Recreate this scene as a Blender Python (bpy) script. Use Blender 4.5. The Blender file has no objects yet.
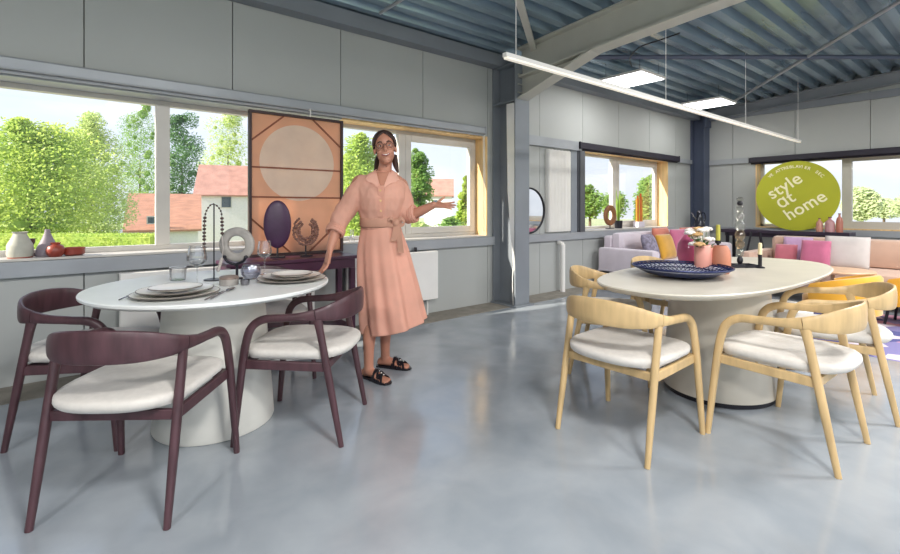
import bpy, math, random
from mathutils import Vector, Matrix, noise
R = random.Random(7)
PI = math.pi
SC = bpy.context.scene
COL = SC.collection

# ------------------------------------------------------------------ camera model (room axes: X along the window wall, Y towards it)
F, T, EYE, HY = 464.0, 1.245, 1.2, 208.0
AL = math.atan(T); CA, SA = math.cos(AL), math.sin(AL)
YAW = -math.atan2(CA, SA)
def ray(u, v):
    r = (u - 450) / F
    return Vector((r * SA + CA, -r * CA + SA, -(v - HY) / F))
def atz(u, v, z):
    d = ray(u, v); t = (z - EYE) / d.z
    return Vector((t * d.x, t * d.y, z))
def aty(u, v, y):
    d = ray(u, v); t = y / d.y
    return Vector((t * d.x, y, EYE + t * d.z))
def atx(u, v, x):
    d = ray(u, v); t = x / d.x
    return Vector((x, t * d.y, EYE + t * d.z))
def atd(u, v, Z):
    d = ray(u, v)
    return Vector((d.x * Z, d.y * Z, EYE + d.z * Z))

# ------------------------------------------------------------------ materials
def lin(h):
    if isinstance(h, str):
        h = h.lstrip('#'); c = [int(h[i:i + 2], 16) / 255 for i in (0, 2, 4)]
    else: c = h
    return tuple(x / 12.92 if x <= .04045 else ((x + .055) / 1.055) ** 2.4 for x in c) + (1,)
MATS = {}
def pm(name, col, rough=.5, metal=0, var=.08, scale=6, stretch=(1, 1, 1), bump=0, bscale=60, trans=0, emit=0, sheen=0, col2=None, spec=.5, thin=0):
    if name in MATS: return MATS[name]
    m = bpy.data.materials.new(name); m.use_nodes = True
    nt = m.node_tree; b = nt.nodes['Principled BSDF']; L = nt.links.new
    c = lin(col)
    tc = nt.nodes.new('ShaderNodeTexCoord'); mp = nt.nodes.new('ShaderNodeMapping')
    mp.inputs['Scale'].default_value = stretch
    L(tc.outputs['Object'], mp.inputs['Vector'])
    nz = nt.nodes.new('ShaderNodeTexNoise'); nz.inputs['Scale'].default_value = scale; nz.inputs['Detail'].default_value = 5
    L(mp.outputs[0], nz.inputs['Vector'])
    mx = nt.nodes.new('ShaderNodeMix'); mx.data_type = 'RGBA'
    c2 = lin(col2) if col2 else tuple(max(0, x * (1 - var * 2)) for x in c[:3]) + (1,)
    c1 = c if col2 else tuple(min(1, x * (1 + var * .7)) for x in c[:3]) + (1,)
    mx.inputs[6].default_value = c1; mx.inputs[7].default_value = c2
    rp = nt.nodes.new('ShaderNodeMapRange'); rp.inputs[1].default_value = .3; rp.inputs[2].default_value = .7
    L(nz.outputs[0], rp.inputs[0]); L(rp.outputs[0], mx.inputs[0])
    L(mx.outputs[2], b.inputs['Base Color'])
    b.inputs['Roughness'].default_value = rough; b.inputs['Metallic'].default_value = metal
    b.inputs['Specular IOR Level'].default_value = spec
    if sheen: b.inputs['Sheen Weight'].default_value = sheen
    if trans:
        b.inputs['Transmission Weight'].default_value = trans; b.inputs['IOR'].default_value = 1.45
    if emit:
        b.inputs['Emission Color'].default_value = c; b.inputs['Emission Strength'].default_value = emit
    if bump:
        n2 = nt.nodes.new('ShaderNodeTexNoise'); n2.inputs['Scale'].default_value = bscale; n2.inputs['Detail'].default_value = 3
        L(mp.outputs[0], n2.inputs['Vector'])
        bp = nt.nodes.new('ShaderNodeBump'); bp.inputs['Strength'].default_value = bump; bp.inputs['Distance'].default_value = .01
        L(n2.outputs[0], bp.inputs['Height']); L(bp.outputs[0], b.inputs['Normal'])
    if thin:   # cloth that lets daylight through
        tr = nt.nodes.new('ShaderNodeBsdfTranslucent'); L(mx.outputs[2], tr.inputs['Color'])
        ms = nt.nodes.new('ShaderNodeMixShader'); ms.inputs[0].default_value = thin
        L(b.outputs[0], ms.inputs[1]); L(tr.outputs[0], ms.inputs[2])
        L(ms.outputs[0], nt.nodes['Material Output'].inputs['Surface'])
    MATS[name] = m
    return m
def glass_mat(name, tint=(1, 1, 1), gloss=.08):
    if name in MATS: return MATS[name]
    m = bpy.data.materials.new(name); m.use_nodes = True
    nt = m.node_tree; L = nt.links.new
    nt.nodes.remove(nt.nodes['Principled BSDF'])
    t = nt.nodes.new('ShaderNodeBsdfTransparent'); t.inputs[0].default_value = tint + (1,)
    g = nt.nodes.new('ShaderNodeBsdfGlossy'); g.inputs['Roughness'].default_value = .02
    nz = nt.nodes.new('ShaderNodeTexNoise'); nz.inputs['Scale'].default_value = 2
    lw = nt.nodes.new('ShaderNodeLayerWeight'); lw.inputs[0].default_value = .25
    mu = nt.nodes.new('ShaderNodeMath'); mu.operation = 'MULTIPLY_ADD'; mu.inputs[1].default_value = .5 if gloss > .03 else .12; mu.inputs[2].default_value = gloss
    L(lw.outputs['Fresnel'], mu.inputs[0])
    ms = nt.nodes.new('ShaderNodeMixShader')
    L(mu.outputs[0], ms.inputs[0]); L(t.outputs[0], ms.inputs[1]); L(g.outputs[0], ms.inputs[2])
    L(ms.outputs[0], nt.nodes['Material Output'].inputs['Surface'])
    MATS[name] = m
    return m

# ------------------------------------------------------------------ mesh builder
class MB:
    def __init__(s): s.v = []; s.f = []
    def add(s, vs, fs):
        n = len(s.v); s.v += [tuple(p) for p in vs]; s.f += [tuple(i + n for i in f) for f in fs]; return s
    def box(s, a, b, M=None, ch=0):
        x0, y0, z0 = [min(a[i], b[i]) for i in range(3)]; x1, y1, z1 = [max(a[i], b[i]) for i in range(3)]
        if ch:
            return s.cbox((x0, y0, z0), (x1, y1, z1), ch, M)
        vs = [Vector(p) for p in ((x0, y0, z0), (x1, y0, z0), (x1, y1, z0), (x0, y1, z0), (x0, y0, z1), (x1, y0, z1), (x1, y1, z1), (x0, y1, z1))]
        if M: vs = [M @ p for p in vs]
        return s.add(vs, [(0, 3, 2, 1), (4, 5, 6, 7), (0, 1, 5, 4), (1, 2, 6, 5), (2, 3, 7, 6), (3, 0, 4, 7)])
    def cbox(s, a, b, c, M=None):        # box with chamfered vertical and horizontal edges
        def ring(z, i):
            x0, y0, x1, y1 = a[0] + i, a[1] + i, b[0] - i, b[1] - i
            k = c
            return [Vector(p) for p in ((x0 + k, y0, z), (x1 - k, y0, z), (x1, y0 + k, z), (x1, y1 - k, z), (x1 - k, y1, z), (x0 + k, y1, z), (x0, y1 - k, z), (x0, y0 + k, z))]
        rs = [ring(a[2], c), ring(a[2] + c * .3, c * .3), ring(a[2] + c, 0), ring(b[2] - c, 0), ring(b[2] - c * .3, c * .3), ring(b[2], c)]
        if M: rs = [[M @ p for p in r] for r in rs]
        return s.loft(rs)
    def loft(s, rings, closed=True, caps=True, loop=False):
        n = len(rings[0]); k = len(s.v)
        for r in rings: s.v += [tuple(p) for p in r]
        m = len(rings)
        for i in range(m if loop else m - 1):
            i2 = (i + 1) % m
            for j in range(n if closed else n - 1):
                j2 = (j + 1) % n
                s.f.append((k + i * n + j, k + i * n + j2, k + i2 * n + j2, k + i2 * n + j))
        if caps and not loop and closed:
            s.f.append(tuple(k + j for j in reversed(range(n))))
            s.f.append(tuple(k + (m - 1) * n + j for j in range(n)))
        return s
    def lathe(s, prof, c=(0, 0, 0), n=32, sx=1, sy=1, M=None, power=2):
        rings = []
        for r, z in prof:
            ring = []
            for j in range(n):
                a = 2 * PI * j / n; ca, sn = math.cos(a), math.sin(a)
                if power != 2:
                    ca = math.copysign(abs(ca) ** (2 / power), ca); sn = math.copysign(abs(sn) ** (2 / power), sn)
                p = Vector((r * sx * ca, r * sy * sn, z))
                ring.append((M @ p if M else p) + Vector(c))
            rings.append(ring)
        return s.loft(rings)
    def ell(s, c, r, n=20, m=12, M=None):
        prof = [(max(1e-4, math.sin(PI * i / m)), -math.cos(PI * i / m)) for i in range(m + 1)]
        rings = []
        for q, z in prof:
            ring = []
            for j in range(n):
                a = 2 * PI * j / n
                p = Vector((q * math.cos(a) * r[0], q * math.sin(a) * r[1], z * r[2]))
                ring.append((M @ p if M else p) + Vector(c))
            rings.append(ring)
        return s.loft(rings)
    def tube(s, pts, rad, n=12, caps=True, loop=False, up=None):
        pts = [Vector(p) for p in pts]; m = len(pts)
        rads = rad if isinstance(rad, (list, tuple)) else [rad] * m
        rings = []; prev = None
        for i, p in enumerate(pts):
            if loop: t = pts[(i + 1) % m] - pts[(i - 1) % m]
            else: t = pts[min(i + 1, m - 1)] - pts[max(i - 1, 0)]
            t.normalize()
            if prev is None:
                a = Vector(up) if up else (Vector((0, 0, 1)) if abs(t.z) < .9 else Vector((1, 0, 0)))
            else: a = prev
            a = (a - t * a.dot(t)).normalized(); prev = a
            b = t.cross(a); r = rads[i]
            rings.append([p + a * (r * math.cos(2 * PI * j / n)) + b * (r * math.sin(2 * PI * j / n)) for j in range(n)])
        return s.loft(rings, caps=caps, loop=loop)
    def bar(s, p, q, w, h, up=(0, 0, 1)):       # square bar between two points
        p, q = Vector(p), Vector(q); t = (q - p).normalized(); u = Vector(up); u = (u - t * u.dot(t))
        if u.length < 1e-4: u = Vector((1, 0, 0)) - t * t.x
        u.normalize(); b = t.cross(u)
        return s.loft([[c + b * (w / 2 * i) + u * (h / 2 * j) for i, j in ((-1, -1), (1, -1), (1, 1), (-1, 1))] for c in (p, q)])
    def build(s, name, mat, parent=None, smooth=True, angle=40, bevel=0, sub=0):
        me = bpy.data.meshes.new(name); me.from_pydata(s.v, [], s.f); me.validate(); me.update()
        import bmesh
        bm = bmesh.new(); bm.from_mesh(me); bmesh.ops.recalc_face_normals(bm, faces=bm.faces); bm.to_mesh(me); bm.free()
        o = bpy.data.objects.new(name, me); COL.objects.link(o)
        me.materials.append(mat)
        if smooth:
            me.shade_smooth(); me.set_sharp_from_angle(angle=math.radians(angle))
        if bevel:
            bv = o.modifiers.new('b', 'BEVEL'); bv.width = bevel; bv.segments = 2; bv.limit_method = 'ANGLE'; bv.harden_normals = False
        if sub:
            sb = o.modifiers.new('s', 'SUBSURF'); sb.levels = sub; sb.render_levels = sub
        if parent: o.parent = parent
        return o
def tag(o, label=None, cat=None, group=None, kind=None):
    if label: o['label'] = label
    if cat: o['category'] = cat
    if group: o['group'] = group
    if kind: o['kind'] = kind
    return o
def thing(name, label, cat, loc=(0, 0, 0), rz=0, group=None):
    o = bpy.data.objects.new(name, None); COL.objects.link(o); o.empty_display_size = .1
    o.location = loc; o.rotation_euler = (0, 0, rz)
    return tag(o, label, cat, group)
def copy_tree(o, parent=None):
    c = o.copy(); COL.objects.link(c)
    if parent: c.parent = parent
    for ch in [x for x in bpy.data.objects if x.parent == o]: copy_tree(ch, c)
    return c
def struct(name, mb, mat, parent=None, **k):
    o = mb.build(name, mat, parent, **k)
    if not parent: o['kind'] = 'structure'
    return o
def smoothstep(t): t = max(0, min(1, t)); return t * t * (3 - 2 * t)
def spline(pts, n=8):       # Catmull-Rom through points of any dimension
    out = []; m = len(pts)
    for i in range(m - 1):
        p0, p1, p2, p3 = pts[max(i - 1, 0)], pts[i], pts[i + 1], pts[min(i + 2, m - 1)]
        for k in range(n):
            t = k / n
            out.append(tuple(.5 * (2 * b + (c - a) * t + (2 * a - 5 * b + 4 * c - d) * t * t + (3 * b - a - 3 * c + d) * t ** 3) for a, b, c, d in zip(p0, p1, p2, p3)))
    out.append(tuple(pts[-1])); return out

# ------------------------------------------------------------------ palette
M_panel = pm('wall panel paint', '#adb0ae', .55, var=.03, scale=.8)
M_seam = pm('panel joint', '#8b8e88', .6)
M_rail = pm('galvanised rail', '#a2a6ab', .45, .25, var=.06, scale=3)
M_steel = pm('grey steel paint', '#878d94', .45, .1, var=.06, scale=2)
M_dsteel = pm('blue grey column paint', '#4d566b', .45, .1, var=.06, scale=2)
M_beam = pm('grey beam paint', '#c0c0b6', .5, .05, var=.05, scale=2)
M_deck = pm('corrugated steel deck', '#a6bccb', .26, .65, var=.12, scale=3, stretch=(.3, 2, 2))
M_wood = pm('plywood reveal', '#e8c48c', .5, var=.12, scale=5, stretch=(4, 4, .5))
M_frame = pm('window frame paint', '#c8c4bd', .4, var=.03)
M_white = pm('white paint', '#eceae6', .4, var=.02)
M_black = pm('black fabric cassette', '#262230', .5, var=.1)
M_dwood = pm('dark walnut', '#4e3339', .38, var=.18, scale=9, stretch=(3, 3, .6))
M_oak = pm('light oak', '#cbad7d', .42, var=.12, scale=7, stretch=(3, 3, .5))
M_seat = pm('cream upholstery', '#cfcac3', .85, var=.04, scale=40, bump=.15, bscale=350, sheen=.2)
M_tbl = pm('off white table lacquer', '#e9ebe9', .3, var=.02)
M_tbl2 = pm('cream table plaster', '#cfc8ba', .34, var=.05, scale=4)
M_glass = glass_mat('clear glass', (.985, .985, .985), gloss=.12)
M_pane = glass_mat('window glass', gloss=.015)
M_skin = pm('skin', '#ba826b', .5, var=.05, scale=12)
M_dress = pm('peach dress cotton', '#f3bca6', .8, var=.06, scale=5, bump=.12, bscale=25, thin=.35)
M_hair = pm('dark brown hair', '#3b241c', .45, var=.25, scale=30, stretch=(4, 4, .6))
M_plum = pm('plum lacquer', '#4e2a41', .35, var=.1)
M_ceram = pm('white ceramic', '#ece9e3', .25, var=.03)
M_grey = pm('grey stone', '#a39e99', .6, var=.12, scale=20)
M_iron = pm('black iron', '#23222a', .4, .3, var=.1)

# ------------------------------------------------------------------ room
W = 4.27            # inner face of the window wall
XB = 9.9            # inner face of the far wall
WT = .26            # wall thickness
X0, Y0 = -5.0, -5.5
def deckz(y): return 3.12 + .062 * (W - y)

# floor: polished concrete
def floor_mat():
    m = bpy.data.materials.new('polished concrete'); m.use_nodes = True
    nt = m.node_tree; b = nt.nodes['Principled BSDF']; L = nt.links.new
    tc = nt.nodes.new('ShaderNodeTexCoord')
    def nz(s, d, w=0):
        n = nt.nodes.new('ShaderNodeTexNoise'); n.inputs['Scale'].default_value = s; n.inputs['Detail'].default_value = d
        n.inputs['Distortion'].default_value = w; L(tc.outputs['Object'], n.inputs['Vector']); return n
    a, c, d = nz(.55, 4, .6), nz(3.5, 8, .3), nz(40, 4)
    cr = nt.nodes.new('ShaderNodeValToRGB')
    cr.color_ramp.elements[0].position = .32; cr.color_ramp.elements[0].color = lin('#7f878f')
    cr.color_ramp.elements[1].position = .7; cr.color_ramp.elements[1].color = lin('#a7adb3')
    mx = nt.nodes.new('ShaderNodeMath'); mx.operation = 'MULTIPLY_ADD'; mx.inputs[1].default_value = .6
    mu = nt.nodes.new('ShaderNodeMath'); mu.operation = 'MULTIPLY'; mu.inputs[1].default_value = .4
    L(c.outputs[0], mu.inputs[0]); L(a.outputs[0], mx.inputs[0]); L(mu.outputs[0], mx.inputs[2])
    L(mx.outputs[0], cr.inputs[0]); L(cr.outputs[0], b.inputs['Base Color'])
    rr = nt.nodes.new('ShaderNodeMapRange'); rr.inputs[1].default_value = .3; rr.inputs[2].default_value = .7
    rr.inputs[3].default_value = .10; rr.inputs[4].default_value = .26
    L(c.outputs[0], rr.inputs[0]); L(rr.outputs[0], b.inputs['Roughness'])
    bp = nt.nodes.new('ShaderNodeBump'); bp.inputs['Strength'].default_value = .05; bp.inputs['Distance'].default_value = .01
    L(c.outputs[0], bp.inputs['Height']); L(bp.outputs[0], b.inputs['Normal'])
    b.inputs['Specular IOR Level'].default_value = .9
    return m
struct('floor', MB().box((X0, Y0, -.15), (XB, W, 0)), floor_mat(), smooth=False)
struct('trim_1', MB().box((X0, W - .36, 0), (XB, W, .004)), pm('darker floor band', '#8d887f', .8, var=.12, scale=9), smooth=False)  # darker, rougher floor band along the window wall

# window openings (x0, x1, z0, z1) in the window wall, (y0, y1, z0, z1) in the far wall
SILL, HEAD = .845, 2.10
OP1 = (-2.6, 4.03); OP2 = (6.03, 8.72); OP3 = (3.19, -.6)
def seams(a, b, off):      # panel joints every metre
    k = math.ceil((a - off) / 1.0); out = [a]
    while off + k < b - .02:
        if off + k > a + .02: out.append(off + k)
        k += 1
    return out + [b]
SX = aty(84, 20, W).x; SY = atx(795, 130, XB).y
def wall(name, segs, place, off):
    g = MB(); bk = MB(); q = .0035
    for a, b, z0, z1 in segs:
        s = seams(a, b, off)
        for i in range(len(s) - 1):
            place(g, s[i] + (q if i else 0), s[i + 1] - (q if i < len(s) - 2 else 0), z0, z1, 0, .05)
        place(bk, a, b, z0, z1, .05, WT)
    o = struct(name, g, M_panel, smooth=False)
    bk.build('wall_core', M_seam, o, smooth=False)
    return o
def pl_left(m, a, b, z0, z1, d0, d1): m.box((a, W + d0, z0), (b, W + d1, z1))
def pl_back(m, a, b, z0, z1, d0, d1): m.box((XB + d0, a, z0), (XB + d1, b, z1))
wall('wall_left', [(X0, XB + WT, -.15, SILL), (X0, XB + WT, HEAD, 3.25), (X0, OP1[0], SILL, HEAD), (OP1[1], OP2[0], SILL, HEAD), (OP2[1], XB + WT, SILL, HEAD)], pl_left, SX)
wall('wall_back', [(Y0, W, -.15, SILL), (Y0, W, HEAD, 3.95), (OP3[0], W, SILL, HEAD), (Y0, OP3[1], SILL, HEAD)], pl_back, SY)
rw = MB(); rw.box((X0 - .2, Y0, -.15), (X0, W + WT, 4.0))
struct('wall_rear', rw, M_panel, smooth=False)

# ceiling: trapezoidal steel deck spanning along X
pr = []; y = W + .3; per = .225
while y > Y0:
    for dy, up in ((0, 0), (.085, 0), (.115, .085), (.195, .085)):
        pr.append((y - dy, up))
    y -= per
g = MB(); ra = [Vector((X0, yy, deckz(yy) + u)) for yy, u in pr]; rb = [Vector((XB + .3, yy, deckz(yy) + u)) for yy, u in pr]
top = [Vector((p.x, p.y, deckz(p.y) + .2)) for p in (ra[0], ra[-1])]; topb = [Vector((p.x, p.y, deckz(p.y) + .2)) for p in (rb[0], rb[-1])]
g.loft([ra, rb], closed=False, caps=False)
k = len(g.v); g.v += [tuple(p) for p in (top[0], top[1], topb[1], topb[0])]; g.f.append((k, k + 1, k + 2, k + 3))
struct('ceiling', g, M_deck, smooth=False)

# eaves beam and far wall rafter
def ibeam(m, p, q, h, w, tf=.016, tw=.01, up=(0, 0, 1)):
    p, q, u = Vector(p), Vector(q), Vector(up)
    m.bar(p + u * (h / 2 - tf / 2), q + u * (h / 2 - tf / 2), w, tf, up); m.bar(p - u * (h / 2 - tf / 2), q - u * (h / 2 - tf / 2), w, tf, up)
    m.bar(p, q, tw, h - 2 * tf, up)
    return m
g = MB(); g.box((X0, W - .15, 2.97), (XB, W - .002, 2.985)); g.box((X0, W - .02, 2.985), (XB, W - .002, 3.10)); g.box((X0, W - .15, 3.10), (XB, W - .002, 3.115)); g.box((X0, W - .15, 2.985), (XB, W - .135, 3.10))
struct('trim_2', g, M_steel, smooth=False)['label'] = 'eaves beam under the deck along the window wall'
g = MB(); a = Vector((XB - .07, W - .25, deckz(W - .25) - .10)); b = Vector((XB - .07, Y0, deckz(Y0) - .10))
nrm = Vector((0, (b - a).z, -(b - a).y)).normalized(); nrm = nrm if nrm.z > 0 else -nrm
ibeam(g, a, b, .19, .13, up=nrm)
g.box((XB - .05, -6, 2.93), (XB - .002, W - .25, 3.05))
struct('trim_3', g, M_steel, smooth=False)

# rafter with haunch at the first frame
RX = 4.245
g = MB()
rh = .36
a = Vector((RX, W - .40, deckz(W - .40) - rh / 2 - .005)); b = Vector((RX, Y0, deckz(Y0) - rh / 2 - .005))
ibeam(g, a, b, rh, .19, .02, .012, up=nrm)
yc = W - .40
hb0 = Vector((RX, yc, 2.53)); hb1 = Vector((RX, yc - 1.02, deckz(yc - 1.02) - rh))
g.bar(hb0, hb1, .19, .018, up=(0, .4, 1))
def tri(m, x, t, pts):
    vs = [Vector((x - t / 2, p[0], p[1])) for p in pts] + [Vector((x + t / 2, p[0], p[1])) for p in pts]; n = len(pts)
    m.loft([vs[:n], vs[n:]])
tri(g, RX, .012, [(yc, 2.53), (hb1.y, hb1.z), (yc, deckz(yc) - rh)])
for zz in (2.60, 2.70, 2.82): g.box((RX - .09, yc - .02, zz - .005), (RX + .09, yc, zz + .005))
struct('beam', g, M_beam, smooth=False)
# column of the first frame (I-section) with cap plates
g = MB()
g.box((RX - .125, yc, 0), (RX + .125, yc + .018, 3.05)); g.box((RX - .125, W - .02, 0), (RX + .125, W - .002, 3.05)); g.box((RX - .006, yc + .018, 0), (RX + .006, W - .02, 3.05))
for zz in (2.50, 2.96): g.box((RX - .12, yc + .018, zz), (RX + .12, W - .02, zz + .015))
g.box((RX - .16, yc - .04, 0), (RX + .16, W - .002, .02))
col1 = struct('column', g, M_steel, smooth=False)
MB().loft([[Vector((RX - .115, yc + .02, z)), Vector((RX - .02, yc + .02, z)), Vector((RX - .02, yc + .02 + w_, z)), Vector((RX - .115, yc + .02 + w_, z))] for z, w_ in ((.45, .02), (.9, .07), (1.4, .12), (2.48, .14))]).build('brightening_board', M_white, col1, smooth=False)  # tapered white board added inside the web to brighten it
g = MB()
g.tube(spline([(RX - .10, yc + .06, .02), (RX - .12, yc + .05, .35), (RX - .07, yc + .07, .62), (RX - .05, yc + .06, 1.2)], 6), .006)
g.tube(spline([(RX - .08, yc + .04, .02), (RX - .06, yc + .05, .30), (RX - .11, yc + .04, .55), (RX - .05, yc + .05, .95)], 6), .005)
tag(g.build('power_cable', M_white), 'thin white cable trailing down the grey steel column', 'cable')
# corner column
g = MB(); cx, cy = XB - .13, W - .14
ibeam(g, (cx, cy, 0), (cx, cy, 3.1), .26, .25, .018, .012, up=(0, 1, 0))
g.box((cx - .13, cy - .16, 2.80), (cx + .13, cy - .13, 3.08)); g.box((cx - .15, cy - .15, 0), (cx + .12, cy + .13, .02))
struct('column', g, M_dsteel, smooth=False)

# rails on the walls
def rail(name, x0, x1, z0, z1, d, mat=M_rail):
    g = MB(); g.box((x0, W - d, z0), (x1, W - d + .006, z1)); g.box((x0, W - d + .006, z1 - .006), (x1, W - .001, z1)); g.box((x0, W - d + .006, z0), (x1, W - .001, z0 + .006))
    return struct(name, g, mat, smooth=False)
rail('trim_4', X0, RX - .13, .735, .838, .05)
rail('trim_5', RX + .13, 8.9, .735, .838, .06); rail('trim_6', RX + .13, OP2[0] - .1, 2.06, 2.19, .06)
rail('trim_7', 8.95, XB - .27, 2.08, 2.16, .05)
g = MB(); g.box((XB - .05, -6, .74), (XB - .001, W - .28, .84)); struct('trim_8', g, M_rail, smooth=False)
g = MB(); g.box((XB - .05, OP3[0] + .1, 2.05), (XB - .001, W - .28, 2.15)); struct('trim_9', g, M_rail, smooth=False)

# windows
def frame_y(m, x0, x1, z0, z1, y, w, d):
    m.box((x0, y, z0), (x0 + w, y + d, z1)); m.box((x1 - w, y, z0), (x1, y + d, z1)); m.box((x0 + w, y, z0), (x1 - w, y + d, z0 + w)); m.box((x0 + w, y, z1 - w), (x1 - w, y + d, z1))
def win_left(n, x0, x1, muls, sashes, reveal_left=None):
    yf = W + .20
    o = MB(); frame_y(o, x0, x1, SILL, HEAD, yf, .055, .07)
    for a, b in muls: o.box((a, yf - .01, SILL + .05), (b, yf + .06, HEAD - .05))
    o = struct('window_%d' % n, o, M_frame, smooth=False, bevel=.004)
    for a, b in sashes:
        s = MB(); frame_y(s, a, b, SILL + .055, HEAD - .055, yf - .015, .075, .06); s.build('sash', M_frame, o, smooth=False, bevel=.005)
    MB().box((x0 + .05, yf + .035, SILL + .05), (x1 - .05, yf + .041, HEAD - .05)).build('pane', M_pane, o, smooth=False)
    xs = 2.05 if n == 1 else x0 + .018
    w = MB(); w.box((x1 - .018, W - .005, SILL + .0), (x1 + .002, yf, HEAD)); w.box((x0, W - .005, SILL), (x0 + .018, yf, HEAD)); w.box((xs, W - .005, HEAD - .018), (x1 - .018, yf, HEAD))
    if n == 1: MB().box((x0 + .018, W - .005, HEAD - .018), (xs, yf, HEAD)).build('shaded_head', M_rail, o, smooth=False)  # left head in rail grey: its shade is put into the colour
    w.build('reveal', M_wood, o, smooth=False)
    s = MB(); s.box((x0 + .02, W - .03, SILL - .005), (x1 - .02, yf, SILL + .013)); s.build('sill', M_frame, o, smooth=False, bevel=.003)
    return o
win_left(1, OP1[0], OP1[1], [(.50, .60), (2.84, 2.93)], [(2.93, 3.98)])
win_left(2, OP2[0], OP2[1], [(7.17, 7.29)], [(7.29, 8.67)])
xf = XB + .20
g = MB(); y0, y1 = OP3[1], OP3[0]
g.box((xf, y0, SILL), (xf + .07, y0 + .07, HEAD)); g.box((xf, y1 - .07, SILL), (xf + .07, y1, HEAD)); g.box((xf, y0, SILL), (xf + .07, y1, SILL + .06)); g.box((xf, y0, HEAD - .08), (xf + .07, y1, HEAD))
ym = [atx(u, 190, xf).y for u in (842, 852)]
g.box((xf - .01, ym[1], SILL), (xf + .07, ym[0], HEAD)); g.box((xf - .005, y0, 1.98), (xf + .06, ym[1], HEAD)); g.box((xf - .005, y0, SILL + .05), (xf + .06, ym[1], SILL + .13))
w3 = struct('window_3', g, M_frame, smooth=False, bevel=.004)
MB().box((xf + .035, y0 + .05, SILL + .05), (xf + .041, y1 - .05, HEAD - .05)).build('pane', M_pane, w3, smooth=False)
g = MB(); g.box((XB - .005, y1 - .018, SILL), (xf, y1, HEAD)); g.box((XB - .005, y0, HEAD - .018), (xf, y1 - .018, HEAD)); g.box((XB - .03, y0, SILL - .005), (xf, y1 - .018, SILL + .013))
g.build('reveal', M_wood, w3, smooth=False)

# blinds
def blind(label, mat, M, ln, chain=None, h=.085, d=.075):
    t = thing('roller_blind', label, 'blind', M)
    return t
def blind_left(label, mat, x0, x1, z0, z1, d, wi):
    t = thing('roller_blind', label, 'blind', (x0, W, z0), 0, 'roller blinds above the windows')
    L = x1 - x0; h = z1 - z0
    g = MB(); g.box((0, -d, 0), (L, -.006, h), ch=.012); g.build('cassette', mat, t, bevel=0, smooth=False)
    for e in (0, L - .02): MB().box((e, -d - .004, -.004), (e + .02, -.004, h + .004)).build('end_cap', mat, t, smooth=False)
    g = MB(); g.tube([(.02, -d / 2, -.012), (L - .02, -d / 2, -.012)], .012, 8); g.build('bottom_bar', mat, t)
    return t
t = blind_left('long white roller blind rolled up above the large left window', M_rail, -2.7, 3.95, 2.115, 2.20, .075, 0)
g = MB(); xr = 6.645; g.tube([(xr, -.04, -.01), (xr + .004, -.045, -.6), (xr, -.04, -1.22)], .004, 6); g.tube([(xr - .02, -.04, -.01), (xr - .016, -.045, -.6), (xr - .02, -.04, -1.22)], .004, 6)
g.build('chain', M_white, t)
blind_left('black roller blind above the sill with the brown ring sculpture', M_black, 5.86, 9.02, 2.09, 2.19, .09, 0)
t = thing('roller_blind', 'black roller blind above the round green sign', 'blind', (XB, 3.27, 2.04), -PI / 2, 'roller blinds above the windows')
g = MB(); g.box((0, -.10, 0), (4.0, -.008, .10), ch=.012); g.build('cassette', M_black, t, smooth=False)
g = MB(); g.tube([(.02, -.05, -.012), (3.95, -.05, -.012)], .013, 8); g.build('bottom_bar', M_black, t)

# column strip, ribbed curtain, duct beside window 2
g = MB(); g.box((5.86, W - .05, .84), (6.02, W - .001, 2.06)); g.box((5.88, W - .07, .84), (6.00, W - .05, 2.06)); 
struct('trim_11', MB().box((5.71, W - .03, .84), (5.859, W - .001, 2.06)), M_steel, smooth=False)
struct('trim_10', g, pm('dark grey post paint', '#55575c', .5), smooth=False)
g = MB(); ra, rb = [], []
x = 5.15
while x < 5.68:
    ph = (x - 5.15) / .075 * 2 * PI
    yy = W - .045 - .030 * math.sin(ph)
    ra.append(Vector((x, yy, .86))); rb.append(Vector((x, yy, 2.03))); x += .0094
back = [Vector((5.68, W - .004, .86)), Vector((5.15, W - .004, .86))]; backb = [Vector((p.x, p.y, 2.03)) for p in back]
g.loft([ra + back, rb + backb])
tag(g.build('ribbed_panel', M_white), 'white ribbed wall panel between round mirror and dark window post', 'wall panel')
t = thing('wall_mirror', 'round black framed mirror half hidden behind the steel column', 'mirror', (4.80, W - .012, 1.165))
g = MB(); g.tube([(.305 * math.cos(a), -.012, .305 * math.sin(a)) for a in [2 * PI * i / 64 for i in range(64)]], .013, 8, loop=True); g.build('frame', M_iron, t)
Mx = Matrix.Rotation(PI / 2, 4, 'X')
g = MB(); g.lathe([(.001, 0), (.303, 0), (.303, .008), (.001, .008)], n=64, M=Mx); g.build('mirror_glass', pm('mirror silver', '#d8dadc', .03, 1, var=.01), t)
g = MB(); g.tube([(5.42, W - .10, 0), (5.42, W - .10, .68)], .035, 14); g.tube([(5.42, W - .10, .68), (5.42, W - .02, .71)], [.035, .03], 14)
tag(g.build('drain_pipe', M_white), 'white vertical pipe below the ribbed panel', 'pipe')

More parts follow.
